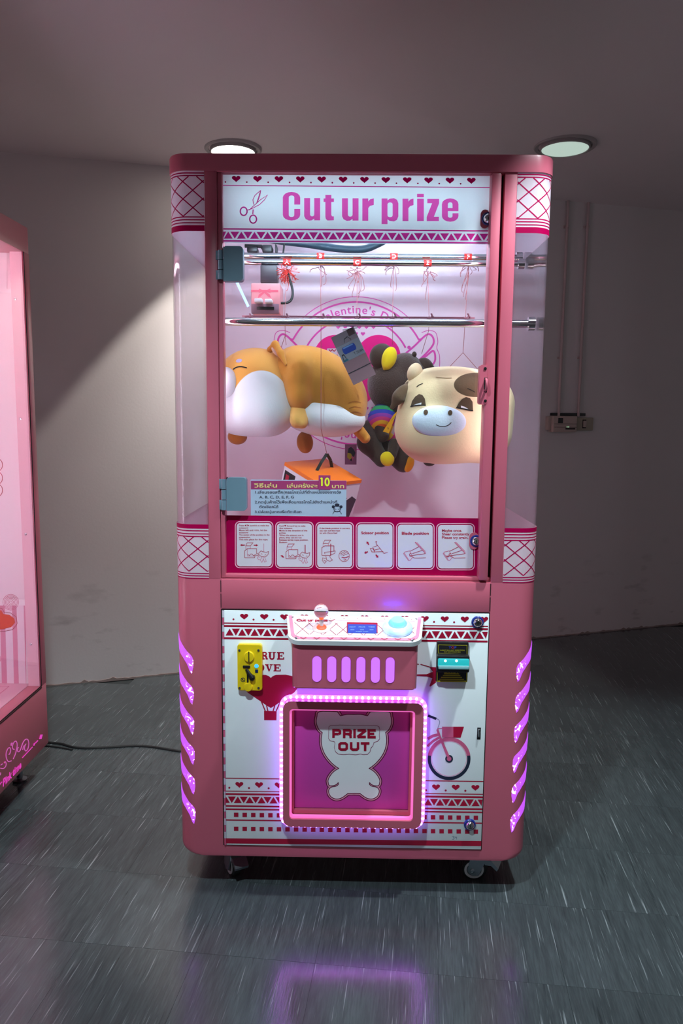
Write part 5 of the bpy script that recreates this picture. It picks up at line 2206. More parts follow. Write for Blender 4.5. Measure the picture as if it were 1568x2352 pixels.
class Field:
    """rounded volumes blended into one continuous surface"""

    def __init__(s):
        s.items = []

    def ell(s, px, py, y, rx, rz, ry, rot=0.0, k=0.012, sub=False):
        c = PY(px, py, y)
        q = px2m(y)
        a = math.radians(rot)
        s.items.append(('e', np.array(c), np.array([rx * q, ry, rz * q]), math.cos(a), math.sin(a), k, sub))
        return s

    def cap(s, p0, p1, r0, r1, k=0.012):
        a, b = PY(*p0), PY(*p1)
        s.items.append(('c', np.array(a), np.array(b), r0 * px2m(p0[2]), r1 * px2m(p1[2]), k, False))
        return s

    def rbox(s, px, py, y, hx, hz, hy, r, rot=0.0, k=0.012):
        c = PY(px, py, y)
        q = px2m(y)
        a = math.radians(rot)
        s.items.append(('b', np.array(c), np.array([hx * q, hy, hz * q]), r, math.cos(a), math.sin(a), k, False))
        return s

    def __call__(s, X):
        d = None
        for it in s.items:
            if it[0] == 'e':
                _, c, r, ca, sa, k, sub = it
                p = X - c
                lx = p[..., 0] * ca - p[..., 2] * sa
                lz = p[..., 0] * sa + p[..., 2] * ca
                L = np.stack([lx, p[..., 1], lz], -1)
                k0 = np.linalg.norm(L / r, axis=-1)
                k1 = np.linalg.norm(L / (r * r), axis=-1) + 1e-9
                e = k0 * (k0 - 1) / k1
            elif it[0] == 'c':
                _, a, b, r0, r1, k, sub = it
                ab = b - a
                t = np.clip(((X - a) @ ab) / (ab @ ab), 0, 1)
                e = np.linalg.norm(X - (a + t[..., None] * ab), axis=-1) - (r0 + (r1 - r0) * t)
            else:
                _, c, hb, r, ca, sa, k, sub = it
                p = X - c
                lx = p[..., 0] * ca - p[..., 2] * sa
                lz = p[..., 0] * sa + p[..., 2] * ca
                L = np.abs(np.stack([lx, p[..., 1], lz], -1)) - (hb - r)
                e = np.linalg.norm(np.maximum(L, 0), axis=-1) + np.minimum(L.max(-1), 0) - r
            if d is None:
                d = e
            elif sub:
                h = np.clip(.5 - .5 * (d + e) / k, 0, 1)
                d = d + (-e - d) * h + k * h * (1 - h)
            else:
                h = np.clip(.5 + .5 * (e - d) / k, 0, 1)
                d = e + (d - e) * h - k * h * (1 - h)
        return d

    def bounds(s, m=.012):
        lo, hi = [], []
        for it in s.items:
            if it[0] == 'c':
                r = max(it[3], it[4])
                lo.append(np.minimum(it[1], it[2]) - r)
                hi.append(np.maximum(it[1], it[2]) + r)
            elif it[0] == 'e' and it[6]:
                continue
            else:
                r = it[2]
                q = math.hypot(r[0], r[2]) if abs(it[4] if it[0] == 'e' else it[5]) > .02 else None
                rr = np.array([q or r[0], r[1], q or r[2]])
                lo.append(it[1] - rr)
                hi.append(it[1] + rr)
        return np.min(lo, 0) - m, np.max(hi, 0) + m

    def trace(s, px, py, y0=-.05, y1=.5):
        d = ray(px, py)
        dn = d.normalized()
        t = (y0 - CAM.y) / dn.y
        for _ in range(70):
            p = CAM + dn * t
            e = float(s(np.array([[p.x, p.y, p.z]]))[0])
            if abs(e) < 2e-4:
                break
            t += e * .9
            if p.y > y1:
                break
        return CAM + dn * t, dn


def surface(f, lo, hi, h):
    n = np.ceil((hi - lo) / h).astype(int) + 1
    ax = [lo[i] + h * np.arange(n[i]) for i in range(3)]
    G = np.stack(np.meshgrid(*ax, indexing='ij'), -1)
    Dv = f(G)
    ins = Dv < 0
    nx, ny, nz = n
    acc = np.zeros((nx - 1, ny - 1, nz - 1, 3))
    cnt = np.zeros((nx - 1, ny - 1, nz - 1))
    for axis in range(3):
        a = [slice(None)] * 3
        b = [slice(None)] * 3
        a[axis] = slice(0, -1)
        b[axis] = slice(1, None)
        d0, d1 = Dv[tuple(a)], Dv[tuple(b)]
        cr = ins[tuple(a)] != ins[tuple(b)]
        t = np.where(cr, d0 / np.where(cr, d0 - d1, 1), 0)
        P = G[tuple(a)].copy()
        P[..., axis] += t * h
        o = [i for i in range(3) if i != axis]
        for u in (0, 1):
            for v in (0, 1):
                sl = [slice(None)] * 3
                sl[o[0]] = slice(u, n[o[0]] - 1 + u)
                sl[o[1]] = slice(v, n[o[1]] - 1 + v)
                sl = tuple(sl)
                acc += np.where(cr[sl][..., None], P[sl], 0)
                cnt += cr[sl]
    m = cnt > 0
    idx = -np.ones(m.shape, int)
    idx[m] = np.arange(m.sum())
    V = acc[m] / cnt[m][:, None]
    for _ in range(2):
        e = 1e-4
        d = f(V)
        g = np.stack([(f(V + e * np.eye(3)[i]) - f(V - e * np.eye(3)[i])) / (2 * e) for i in range(3)], -1)
        V = V - (np.clip(d, -h, h) / np.maximum((g * g).sum(-1), .2))[:, None] * g
    F = []
    for axis in range(3):
        o = [(axis + 1) % 3, (axis + 2) % 3]
        a = [slice(1, -1)] * 3
        b = [slice(1, -1)] * 3
        a[axis] = slice(0, -1)
        b[axis] = slice(1, None)
        cr = ins[tuple(a)] != ins[tuple(b)]
        w = np.argwhere(cr)
        if not len(w):
            continue
        base = w.copy()
        for q in o:
            base[:, q] += 1
        flip = ins[tuple(a)][cr]
        q4 = []
        for u, v in ((0, 0), (1, 0), (1, 1), (0, 1)):
            c = base.copy()
            c[:, o[0]] -= 1 - u
            c[:, o[1]] -= 1 - v
            q4.append(idx[c[:, 0], c[:, 1], c[:, 2]])
        q4 = np.stack(q4, -1)
        q4 = np.where(flip[:, None], q4, q4[:, ::-1])
        F.append(q4)
    return V, np.concatenate(F)


def plush(name, f, mats, parent, h=.0045, mask=None, label=None):
    lo, hi = f.bounds()
    V, F = surface(f, lo, hi, h)
    ok = (F >= 0).all(1)
    F = F[ok]
    mb = MB()
    mb.v = [tuple(v) for v in V]
    mb.f = F.tolist()
    mb.m = [0] * len(F)
    o = mb.build(name, mats, parent, smooth=180, fix=False)
    if mask is not None:
        at_ = o.data.attributes.new('mask', 'FLOAT', 'POINT')
        at_.data.foreach_set('value', mask(V).astype(float).tolist())
    if label:
        o['label'] = label
    return o


def topx(V):
    """world points -> photo pixels (used only for laying out seams between fabric colours)"""
    d = V - np.array(CAM)
    w_ = d @ np.array(AF)
    return PCX + FOC * (d @ np.array(AR)) / w_, PCY - FOC * (d @ np.array(AU)) / w_


def fabric(name, ca, cb=None, rough=.85, fuzz=.25, scale=240, sheen=.25, soft=.0006):
    m = mat(name, ca, rough, spec=.2, noise=.05, nscale=14, bump=fuzz, bscale=scale, sheen=sheen)
    nt = m.node_tree
    b = nt.nodes['Principled BSDF']
    b.inputs['Sheen Roughness'].default_value = .5
    if cb:
        old = b.inputs['Base Color'].links[0].from_socket
        at = N(nt, 'ShaderNodeAttribute')
        at.attribute_name = 'mask'
        mr = N(nt, 'ShaderNodeMapRange')
        mr.inputs[1].default_value = soft
        mr.inputs[2].default_value = -soft
        nt.links.new(at.outputs['Fac'], mr.inputs[0])
        mx = N(nt, 'ShaderNodeMix', data_type='RGBA')
        nt.links.new(mr.outputs[0], mx.inputs[0])
        nt.links.new(old, mx.inputs[6])
        mx.inputs[7].default_value = (*lin(cb), 1)
        nt.links.new(mx.outputs[2], b.inputs['Base Color'])
    return m


def decal(f, pts, m, name, parent, lift=.0012, rings=4):
    """a felt patch sewn on the plush surface"""
    P = [Vector(p) for p in pts]
    c = sum(P, Vector((0, 0))) / len(P)
    n = len(P)
    vs, fs = [], []
    for r_ in range(rings):
        t = 1 - r_ / rings
        for p in P:
            q = c + (p - c) * t
            h_, dn = f.trace(q.x, q.y)
            vs.append(h_ - dn * lift)
    h_, dn = f.trace(c.x, c.y)
    vs.append(h_ - dn * lift)
    for r_ in range(rings - 1):
        for i in range(n):
            fs.append((r_ * n + i, r_ * n + (i + 1) % n, (r_ + 1) * n + (i + 1) % n, (r_ + 1) * n + i))
    for i in range(n):
        fs.append(((rings - 1) * n + i, (rings - 1) * n + (i + 1) % n, rings * n))
    mb = MB()
    mb.add(vs, fs)
    return mb.build(name, m, parent, smooth=180, fix=False)


def stitch(f, pts, wd, m, name, parent, lift=.0014, y0=-.05):
    P = [Vector((p[0], p[1], 0)) for p in pts]
    P = spline(P, 5) if len(P) > 2 else P
    A, B = [], []
    for i, p in enumerate(P):
        t = (P[min(i + 1, len(P) - 1)] - P[max(i - 1, 0)]).normalized()
        nn = Vector((-t.y, t.x, 0)) * wd / 2
        for L_, q in ((A, p + nn), (B, p - nn)):
            h_, dn = f.trace(q.x, q.y, y0)
            L_.append(h_ - dn * lift)
    mb = MB()
    mb.sheet(A, B)
    return mb.build(name, m, parent, smooth=180, fix=False)


def oval(cx, cy, rx, ry_, rot=0, n=20):
    a = math.radians(rot)
    return [(cx + rx * math.cos(t) * math.cos(a) - ry_ * math.sin(t) * math.sin(a), cy + rx * math.cos(t) * math.sin(a) + ry_ * math.sin(t) * math.cos(a)) for t in [2 * PI * i / n for i in range(n)]]


M_ORANGE = fabric('orange_plush', (212, 142, 54))
M_ORANGEW = fabric('orange_white_plush', (226, 160, 76), (232, 236, 244))
M_FOOTB = fabric('brown_orange_plush', (176, 104, 40))
M_WPLUSH = fabric('white_plush', (232, 234, 242))
M_CREAM = fabric('cream_brown_plush', (246, 222, 176), (104, 84, 58))
M_CREAM1 = fabric('cream_plush', (236, 210, 170))
M_BROWNF = fabric('brown_felt', (84, 66, 46))
M_BLACKF = fabric('black_thread', (22, 18, 18))
M_WHITEF = fabric('white_felt', (236, 238, 244))
M_DKFUR = fabric('dark_brown_fur', (66, 46, 36), rough=.7, fuzz=.9, scale=320, sheen=.5)
M_DKFUR2 = fabric('dark_brown_plush', (62, 46, 36), rough=.75, fuzz=.4)
M_YPLUSH = fabric('yellow_plush', (238, 214, 24))
M_YPLUSH2 = fabric('amber_plush', (240, 168, 24))

# ---- orange plush dog hanging sideways
yd = .235
DOG = thing('plush_dog', 'orange and white plush dog hanging sideways at the left door edge', 'plush toy', tuple(PY(680, 1000, yd)), 'plush toys hanging in the machine')
fh = Field()
fh.ell(588, 898, yd - .005, 98, 95, .105, 6, k=.02).ell(612, 938, yd - .03, 70, 64, .085, 0, k=.02).ell(556, 945, yd - .02, 66, 55, .085, 0, k=.02)


def dogmask(V):
    x, y = topx(V)
    e1 = np.sqrt(((x - 600) / 73) ** 2 + ((y - 948) / 97) ** 2) - 1
    e2 = np.sqrt(((x - 640) / 38) ** 2 + ((y - 950) / 62) ** 2) - 1
    low = (905 - y) / 40 + np.maximum(0, (x - 575)) / 15
    return np.minimum(np.minimum(e1, e2), low) * .06


head = plush('head', fh, M_ORANGEW, DOG, .0038, dogmask)
fb = Field()
fb.ell(735, 885, yd + .01, 112, 76, .100, 30, k=.02).ell(680, 858, yd, 56, 56, .09, 0, k=.02).ell(800, 925, yd, 40, 56, .075, -14, k=.015)
fb.ell(690, 872, yd - .025, 44, 66, .086, 4, k=.008).ell(690, 906, yd - .035, 36, 46, .078, 0, k=.008)
plush('body', fb, M_ORANGE, DOG, .0042)
f2 = Field()
f2.ell(742, 955, yd - .005, 96, 47, .088, 6)
plush('belly', f2, M_WPLUSH, DOG, .0045, label='white belly')
f3 = Field()
f3.ell(519, 878, yd - .095, 24, 34, .040, 0)
plush('muzzle', f3, M_WPLUSH, DOG, .004, label='white muzzle')
f4 = Field()
f4.cap((684, 925, yd - .06), (686, 962, yd - .085), 17, 20).ell(679, 968, yd - .09, 9, 12, .018).ell(696, 972, yd - .09, 8, 11, .018)
paw = plush('arm', f4, fabric('pale_orange_plush', (232, 178, 96)), DOG, .0035)
for cx, cy, rx, rz, rot in ((545, 1003, 22, 18, 0), (700, 1016, 18.5, 25, -6)):
    f5 = Field()
    f5.ell(cx, cy, yd - .01, rx, rz, .026, rot)
    plush('leg', f5, M_FOOTB, DOG, .0035, label='darker brown leg')
f6 = Field()
f6.cap((806, 968, yd + .01), (838, 1006, yd + .02), 15, 12)
plush('hind_foot', f6, M_ORANGE, DOG, .0035)
f7 = Field()
f7.cap((776, 842, yd + .05), (781, 826, yd + .055), 13, 4)
plush('tail', f7, M_ORANGE, DOG, .0035)
# ear: a bent flap
f8 = Field()
f8.cap((620, 803, yd - .035), (632, 791, yd - .05), 7, 6).cap((632, 791, yd - .05), (645, 812, yd - .07), 7, 8).cap((645, 812, yd - .07), (656, 838, yd - .088), 8, 3, k=.006)
plush('ear', f8, M_ORANGE, DOG, .003)
f9 = Field()
f9.ell(632, 808, yd - .05, 5, 13, .01, -38)
plush('inner_ear', f9, fabric('ear_lining', (222, 186, 176)), DOG, .003)
stitch(fh, [(535, 848.5), (543, 843.5), (554, 842), (567, 845)], 2.6, M_BLACKF, 'closed_eye', DOG)
decal(fh, oval(548.5, 828.5, 7.2, 4.2, -12, 14), fabric('lilac_felt', (176, 160, 196)), 'brow_patch', DOG)
for pts in ([(655, 838), (663, 868), (672, 900)], [(770, 925), (790, 928), (806, 938)], [(762, 836), (790, 862), (806, 894)]):
    pass
for k_, yy in enumerate((926, 938, 950, 960)):
    stitch(fb, [(800 + k_ * 1.5, yy), (814, yy - 4), (829, yy - 1)], 1.6, M_FOOTB, 'toe_seam', DOG, lift=.0006)

# ---- cream plush cow
yc_ = .19
COW = thing('plush_cow', 'cream plush cow cushion with a pale blue muzzle and brown patch hanging at the right', 'plush toy', tuple(PY(1030, 1060, yc_)), 'plush toys hanging in the machine')
fc = Field()
fc.rbox(1045, 957, yc_, 128, 101, .095, .085, 3, k=.03).ell(1006, 985, yc_ - .01, 88, 70, .098, 0, k=.04).ell(1040, 900, yc_, 92, 52, .095, 0, k=.03)


def cowmask(V):
    x, y = topx(V)
    e = np.sqrt(((x - 1092) / 50) ** 2 + ((y - 884) / 28) ** 2) - 1
    return e * .04 + (V[:, 1] > yc_ + .03) * 1.0


plush('body', fc, M_CREAM, COW, .0042, cowmask)
fm_ = Field()
mp, _ = fc.trace(1008, 968)
fm_.ell(1008, 968, mp.y + .008, 61, 36, .020, 2)
mz = plush('muzzle', fm_, fabric('pale_blue_felt', (214, 230, 246)), COW, .0035, label='pale blue muzzle')
for cx, cy in ((977.5, 946.8), (1033.5, 948)):
    decal(fm_, oval(cx, cy, 5.2, 6.2, 10, 14), M_BROWNF, 'nostril', COW, lift=.0012, rings=2)
stitch(fm_, [(1001, 975.5), (1010, 979), (1020, 979.4), (1029, 976.5), (1036, 970.5)], 1.7, M_BLACKF, 'smile', COW)
for pts, wpts, lpts in (([(942.5, 933.5), (946, 921), (953, 911), (962, 905), (970, 907.5), (975.5, 916), (977.5, 930), (965, 930.5), (952, 932)], [(947, 931.6), (957, 927.4), (967.5, 924.8), (966.8, 930.2)], [(942, 934), (952, 931.6), (965, 930.6), (977.5, 931)]),
                        ([(1047.5, 936), (1053, 926), (1060, 917), (1070, 912), (1079, 914.5), (1085, 923), (1086, 943), (1073, 941), (1060, 938)], [(1058, 931.5), (1067, 934.5), (1075.5, 939.6), (1058.5, 936.6)], [(1047, 936.6), (1060, 938.4), (1073, 941.4), (1086.4, 943.6)])):
    decal(fc, pts, M_BROWNF, 'eyelid', COW, lift=.0012)
    decal(fc, wpts, M_WHITEF, 'eye_white', COW, lift=.0020, rings=2)
    stitch(fc, lpts, 2.6, M_BLACKF, 'lash_line', COW, lift=.0026)
stitch(fc, [(956, 889), (962, 884), (971, 880.5)], 1.5, M_BLACKF, 'brow_stitch', COW)
stitch(fc, [(1073, 892), (1082, 896), (1091, 901)], 1.5, M_BLACKF, 'brow_stitch', COW)
stitch(fc, [(1000, 866), (1020, 868), (1037, 868)], 1.2, fabric('seam_thread', (170, 140, 104)), 'top_seam', COW)
f = Field()
f.ell(952, 856, yc_ - .03, 16.5, 22, .016, 18).cap((955, 862, yc_ - .03), (968, 878, yc_ - .03), 13, 9)
plush('horn', f, M_CREAM1, COW, .0032)
f = Field()
f.ell(1100, 868, yc_ - .045, 8, 12, .012, 30)
plush('horn', f, M_WPLUSH, COW, .003)
f = Field()
f.cap((938, 884, yc_ - .03), (915, 914, yc_ - .05), 8, 12, k=.01).cap((915, 914, yc_ - .05), (900, 936, yc_ - .05), 11, 5, k=.01).ell(920, 905, yc_ - .045, 13, 21, .014, 38)
plush('ear', f, fabric('brown_ear_plush', (98, 76, 56)), COW, .0032, label='drooping brown ear')
f = Field()
f.ell(986, 1058, yc_ - .01, 15, 13, .022)
plush('leg', f, M_DKFUR2, COW, .0035, label='dark brown foot')
f = Field()
f.ell(1030, 1030, yc_ + .03, 106, 31, .055, 4)
plush('underside', f, fabric('pink_white_plush', (240, 214, 214)), COW, .005)

# ---- dark brown plush monkey behind the cow
ym = .41
MON = thing('plush_monkey', 'dark brown plush monkey with yellow ears and rainbow shirt hanging behind the cow', 'plush toy', tuple(PY(890, 1080, ym)), 'plush toys hanging in the machine')
f = Field()
f.ell(898, 886, ym - .02, 53, 62, .075, -12, k=.02).ell(930, 850, ym - .01, 36, 38, .06, 0, k=.02).ell(955, 858, ym, 34, 26, .05, 20, k=.02)
plush('head', f, M_DKFUR, MON, .0042)
f = Field()
f.ell(876, 819, ym - .055, 27, 29, .030, 10, k=.01)
plush('ear', f, M_DKFUR2, MON, .0035)
f = Field()
f.ell(893.5, 822, ym - .082, 16.5, 25, .016, 16).cap((886, 842, ym - .08), (882, 848, ym - .078), 7, 2)
plush('inner_ear', f, M_YPLUSH, MON, .0032, label='yellow inner ear')
f = Field()
f.ell(976, 838, ym - .02, 18, 14, .02, 30).cap((972, 838, ym - .02), (994, 852, ym - .02), 12, 7)
plush('ear', f, M_DKFUR2, MON, .0035)
f = Field()
f.ell(951, 814, ym - .035, 5.5, 6.5, .008)
plush('hair_tuft', f, M_DKFUR2, MON, .0025)
# striped shirt
M_SHIRT = bpy.data.materials.new('rainbow_shirt')
M_SHIRT.use_nodes = True
nt = M_SHIRT.node_tree
b = nt.nodes['Principled BSDF']
b.inputs['Roughness'].default_value = .85
at = N(nt, 'ShaderNodeAttribute')
at.attribute_name = 'mask'
cr = N(nt, 'ShaderNodeValToRGB')
cr.color_ramp.interpolation = 'CONSTANT'
cols = [(210, 50, 40), (236, 110, 40), (240, 190, 40), (214, 60, 130), (150, 60, 170), (40, 60, 170), (36, 140, 80), (34, 40, 100)]
cr.color_ramp.elements[0].color = (*lin(cols[0]), 1)
cr.color_ramp.elements[1].position = 1 / 8
cr.color_ramp.elements[1].color = (*lin(cols[1]), 1)
for i in range(2, 8):
    e = cr.color_ramp.elements.new(i / 8)
    e.color = (*lin(cols[i]), 1)
nt.links.new(at.outputs['Fac'], cr.inputs[0])
nt.links.new(cr.outputs[0], b.inputs['Base Color'])


def shirtmask(V):
    x, y = topx(V)
    r = np.hypot(x - 877, (y - 990) * 1.1)
    return np.clip(r / 74, 0, .999)


f = Field()
f.ell(876, 966, ym - .045, 32, 40, .05, 12, k=.015).ell(902, 1000, ym - .02, 32, 30, .05, 0, k=.015)
plush('shirt', f, M_SHIRT, MON, .0038, shirtmask, label='rainbow striped shirt')
f = Field()
f.cap((872, 980, ym - .075), (877, 1000, ym - .08), 14, 16)
plush('arm', f, M_DKFUR2, MON, .0035)
f = Field()
f.cap((852, 985, ym - .05), (846, 1016, ym - .07), 22, 23, k=.02).cap((846, 1016, ym - .07), (876, 1056, ym - .09), 23, 17, k=.02)
plush('leg', f, M_DKFUR2, MON, .004)
f = Field()
f.ell(889, 1054, ym - .108, 16, 17, .014, -30)
plush('foot_pad', f, M_YPLUSH, MON, .003, label='yellow foot pad')
f = Field()
f.cap((880, 1010, ym - .02), (926, 1062, ym - .05), 30, 23, k=.02).cap((905, 1020, ym - .075), (900, 1044, ym - .10), 13, 11, k=.01)
plush('leg', f, M_DKFUR2, MON, .004)
f = Field()
f.ell(939, 1066, ym - .068, 11, 19, .014, 18)
plush('foot_pad', f, M_YPLUSH2, MON, .003, label='amber foot pad')
# its yellow hang tag
mb = MB()
q = [PY(*p, .290) for p in ((912, 944.5), (904, 952), (879, 991), (893, 995.5))]
mb.add([p for p in q] + [p + Vector((0, .0012, 0)) for p in q], [(0, 1, 2, 3), (7, 6, 5, 4), (0, 4, 5, 1), (1, 5, 6, 2), (2, 6, 7, 3), (3, 7, 4, 0)])
tg = tag(mb.build('hang_tag', mat('amber_card', (244, 178, 22), .45), MON, smooth=0), 'amber folded card tag')
mb = MB()
q = [PY(*p, .294) for p in ((914, 946), (898, 994), (891, 995.5), (904, 999.5), (913, 960))]
q = [q[0], q[1], q[3], q[4]]
mb.add([p for p in q] + [p + Vector((0, .0012, 0)) for p in q], [(0, 1, 2, 3), (7, 6, 5, 4), (0, 4, 5, 1), (1, 5, 6, 2), (2, 6, 7, 3), (3, 7, 4, 0)])
mb.build('tag_inside', mat('mauve_card', (176, 146, 150), .5), MON, smooth=0)
P = Print(front_fn(.2895), flip=-1)
P.text('%', 889, 986, 4.5, M_INK, 0)
P.stroke([(898, 966), (906, 958)], 1.2, M_GOLD, 0)
P.build('tag_print', MON)

# ---- boxes


def frame_box(c, ux, uz, hx, hz, dep):
    """box whose front face has centre c, unit axes ux (right) and uz (up), going back by dep"""
    n_ = ux.cross(uz).normalized()         # pointing away from viewer when ux right, uz up is  (x cross z) = -y
    back = -n_ if n_.y < 0 else n_
    P_ = [c + ux * (sx * hx) + uz * (sz * hz) for sx, sz in ((-1, -1), (1, -1), (1, 1), (-1, 1))]
    return P_, [p + back * dep for p in P_], back


def box_mesh(F_, B_):
    m = MB()
    m.add(F_ + B_, [(0, 1, 2, 3), (7, 6, 5, 4), (0, 4, 5, 1), (1, 5, 6, 2), (2, 6, 7, 3), (3, 7, 4, 0)])
    return m


yb = .130
c = PY(811.5, 817.5, yb)
top, bot = PY(789.8, 763, yb), PY(841.5, 872, yb)
uz = (top - bot).normalized()
ux = Vector((uz.z, 0, -uz.x)).normalized()
ux = (ux * math.cos(.25) + Vector((0, -1, 0)) * math.sin(.0)).normalized()
hx, hz = .0318, (top - bot).length / 2
F_, B_, bk = frame_box(c, ux, uz, hx, hz, .018)
EB = thing('earphone_box', 'tilted grey and white gadget box with blue capsule picture between dog and monkey', 'box', tuple(c - uz * hz))
M_GREYB = mat('mauve_grey_card', (150, 120, 130), .4, noise=.06, nscale=40)
box_mesh(F_, B_).build('carton', M_GREYB, EB, smooth=0)


def fe(u, v, lift):
    p = c + ux * (u * hx) + uz * (v * hz) - bk * lift
    return (p.x, p.y, p.z)


P = Print(fe)
P.poly([(-1, -.08), (1, -.08), (1, .56), (-1, .56)], M_PAPER, 0)
P.poly([(-1, .56), (1, .56), (1, 1), (-1, 1)], mat('grey_card_band', (146, 138, 152), .4), 0)
P.poly([(.35, .74), (.9, .74), (.9, 1), (.35, 1)], mat('brown_card_patch', (80, 56, 66), .4), 1)
o = rrect(-.62, .5, .18, .46, .13)
P.poly([(x, z) for x, z in o], mat('cobalt_print', (26, 72, 176), .3), 1)
P.stroke([(-.5, .42), (.35, .42)], .05, mat('pale_blue_print', (120, 170, 230), .4), 2)
P.stroke([(-.86, .0), (-.8, .2), (-.66, .2), (-.6, .02)], .05, M_INK, 1)
P.stroke([(-.92, -.03), (-.5, -.03)], .07, mat('teal_print', (40, 110, 130), .4), 1)
P.stroke([(-.2, .6), (-.1, .72), (.2, .76), (.4, .6)], .03, M_INK, 1)
P.text('T-2528A', .12, .02, .1, M_INK, 1, width=.8)
P.stroke([(-1, -.53), (1, -.53)], .03, M_INK, 1)
P.build('carton_print', EB)
mb = MB()
mb.tube([fe(.1, 1, -.016), fe(.15, 1.10, -.014), (PY(820, 752, .135).x, .135, PY(820, 752, .135).z)], .0022, 6)
mb.build('hanging_loop', mat('clear_tape', (226, 232, 236), .2), EB)

# orange topped carton, hung from its black handle
YO = .195
A_ = PY(655, 1062, YO + .02)
C_ = PY(829, 1104, YO + .03)
ctr = (A_ + C_) / 2
Rm_ = Matrix.Rotation(math.radians(13.0), 4, 'Y') @ Matrix.Rotation(math.radians(15), 4, 'X') @ Matrix.Rotation(math.radians(47), 4, 'Z')
half = (C_ - A_).length / 2 / math.sqrt(2) * 1.0
BM = Matrix.Translation(ctr) @ Rm_
OB = thing('orange_box', 'orange topped carton with a black strap handle hanging behind the paper notice', 'box', tuple(ctr - Vector((0, 0, .1))))
m = MB()
m.box(-half, half, -half, half, -.125, -.004, M=BM)
m.build('carton', mat('white_card', (222, 212, 224), .45), OB, smooth=0)
m = MB()
# slightly domed lid
g_ = []
nn = 8
vs, fs = [], []
for i in range(nn + 1):
    for j in range(nn + 1):
        u, v = -half - .001 + (2 * half + .002) * i / nn, -half - .001 + (2 * half + .002) * j / nn
        bul = (1 - (u / half) ** 2) * (1 - (v / half) ** 2)
        vs.append(BM @ Vector((u, v, .002 + .008 * max(0, bul))))
for i in range(nn):
    for j in range(nn):
        fs.append((i * (nn + 1) + j, (i + 1) * (nn + 1) + j, (i + 1) * (nn + 1) + j + 1, i * (nn + 1) + j + 1))
m.add(vs, fs)
m.box(-half - .001, half + .001, -half - .001, half + .001, -.008, .0018, M=BM)
m.build('lid', mat('orange_card', (240, 118, 30), .4), OB)
m = MB()
hp_ = [BM @ Vector(p) for p in ((-.032, -.006, .006), (-.020, -.004, .030), (-.002, 0, .052), (.022, .004, .030), (.036, .006, .006))]
for a, b in zip(hp_[:-1], hp_[1:]):
    t = (b - a).normalized()
    s = Vector((0, -1, 0)).cross(t).normalized() * .0042
    n2 = Vector((0, .0018, 0))
    m.add([a - s - n2, a + s - n2, b + s - n2, b - s - n2, a - s + n2, a + s + n2, b + s + n2, b - s + n2], [(0, 1, 2, 3), (7, 6, 5, 4), (0, 4, 5, 1), (1, 5, 6, 2), (2, 6, 7, 3), (3, 7, 4, 0)])
m.build('strap_handle', M_RUBBER, OB, smooth=0)
hook_pt = hp_[2]


def fo_left(u, v, lift):      # face with normal -x in box space (the one seen at the left)
    p = BM @ Vector((-half - lift, half - u * 2 * half, -.009 - v * .116))
    return (p.x, p.y, p.z)


def fo_front(u, v, lift):     # face with normal -y in box space (the one seen at the right)
    p = BM @ Vector((-half + u * 2 * half, -half - lift, -.009 - v * .116))
    return (p.x, p.y, p.z)


P = Print(fo_left, flip=-1)
P.poly([(.04, .08), (.34, .08), (.34, .62), (.04, .62)], M_BLACK, 0)
P.poly([(.09, .16), (.18, .16), (.18, .30), (.09, .30)], M_RED, 1)
P.stroke([(.08, .5), (.30, .5)], .06, M_LILAC, 1)
for k_ in range(4):
    P.stroke([(.42 + k_ * .06, .15 + .04 * k_), (.6 + k_ * .05, .25 + .05 * k_)], .02, M_INK, 0)
P.stroke([(.40, .62), (.95, .62)], .05, M_INK, 0)
P.build('side_print', OB)
P = Print(fo_front, flip=-1)
P.poly([(.62, .5), (.86, .32), (.99, .42), (.90, .98), (.64, .98)], mat('charcoal_print', (52, 46, 58), .4), 0)
P.stroke([(.64, .28), (.72, .36), (.7, .44)], .03, M_INK, 0)
P.build('front_print', OB)

# small picture card hanging behind
mb = MB()
ycd = .35
a, b_ = PY(791.5, 1067, ycd), PY(819, 1020.5, ycd)
mb.box(a.x, b_.x, ycd, ycd + .001, a.z, b_.z)
CARD = tag(mb.build('picture_card', mat('mauve_picture_card', (150, 96, 136), .4), loc=((a.x + b_.x) / 2, ycd, a.z), smooth=0), 'small mauve picture card hanging above the orange box', 'card')
P = Print(front_fn(ycd - .0003), flip=-1)
P.poly([(800, 1030), (806, 1026), (812, 1032), (816, 1040), (812, 1052), (806, 1060), (802, 1054), (806, 1046), (798, 1040)], M_INK, 0)
P.poly([(798, 1040), (806, 1042), (810, 1050), (803, 1056), (797, 1050)], M_GOLD, 1)
P.poly([(806, 1046), (813, 1050), (809, 1058)], M_ROSE, 1)
P.build('card_print', CARD)

# ------------------------------------------------------------------ strings
M_STR = mat('pale_red_thread', (170, 96, 100), .6)
M_STRR = mat('red_thread', (200, 44, 34), .6)


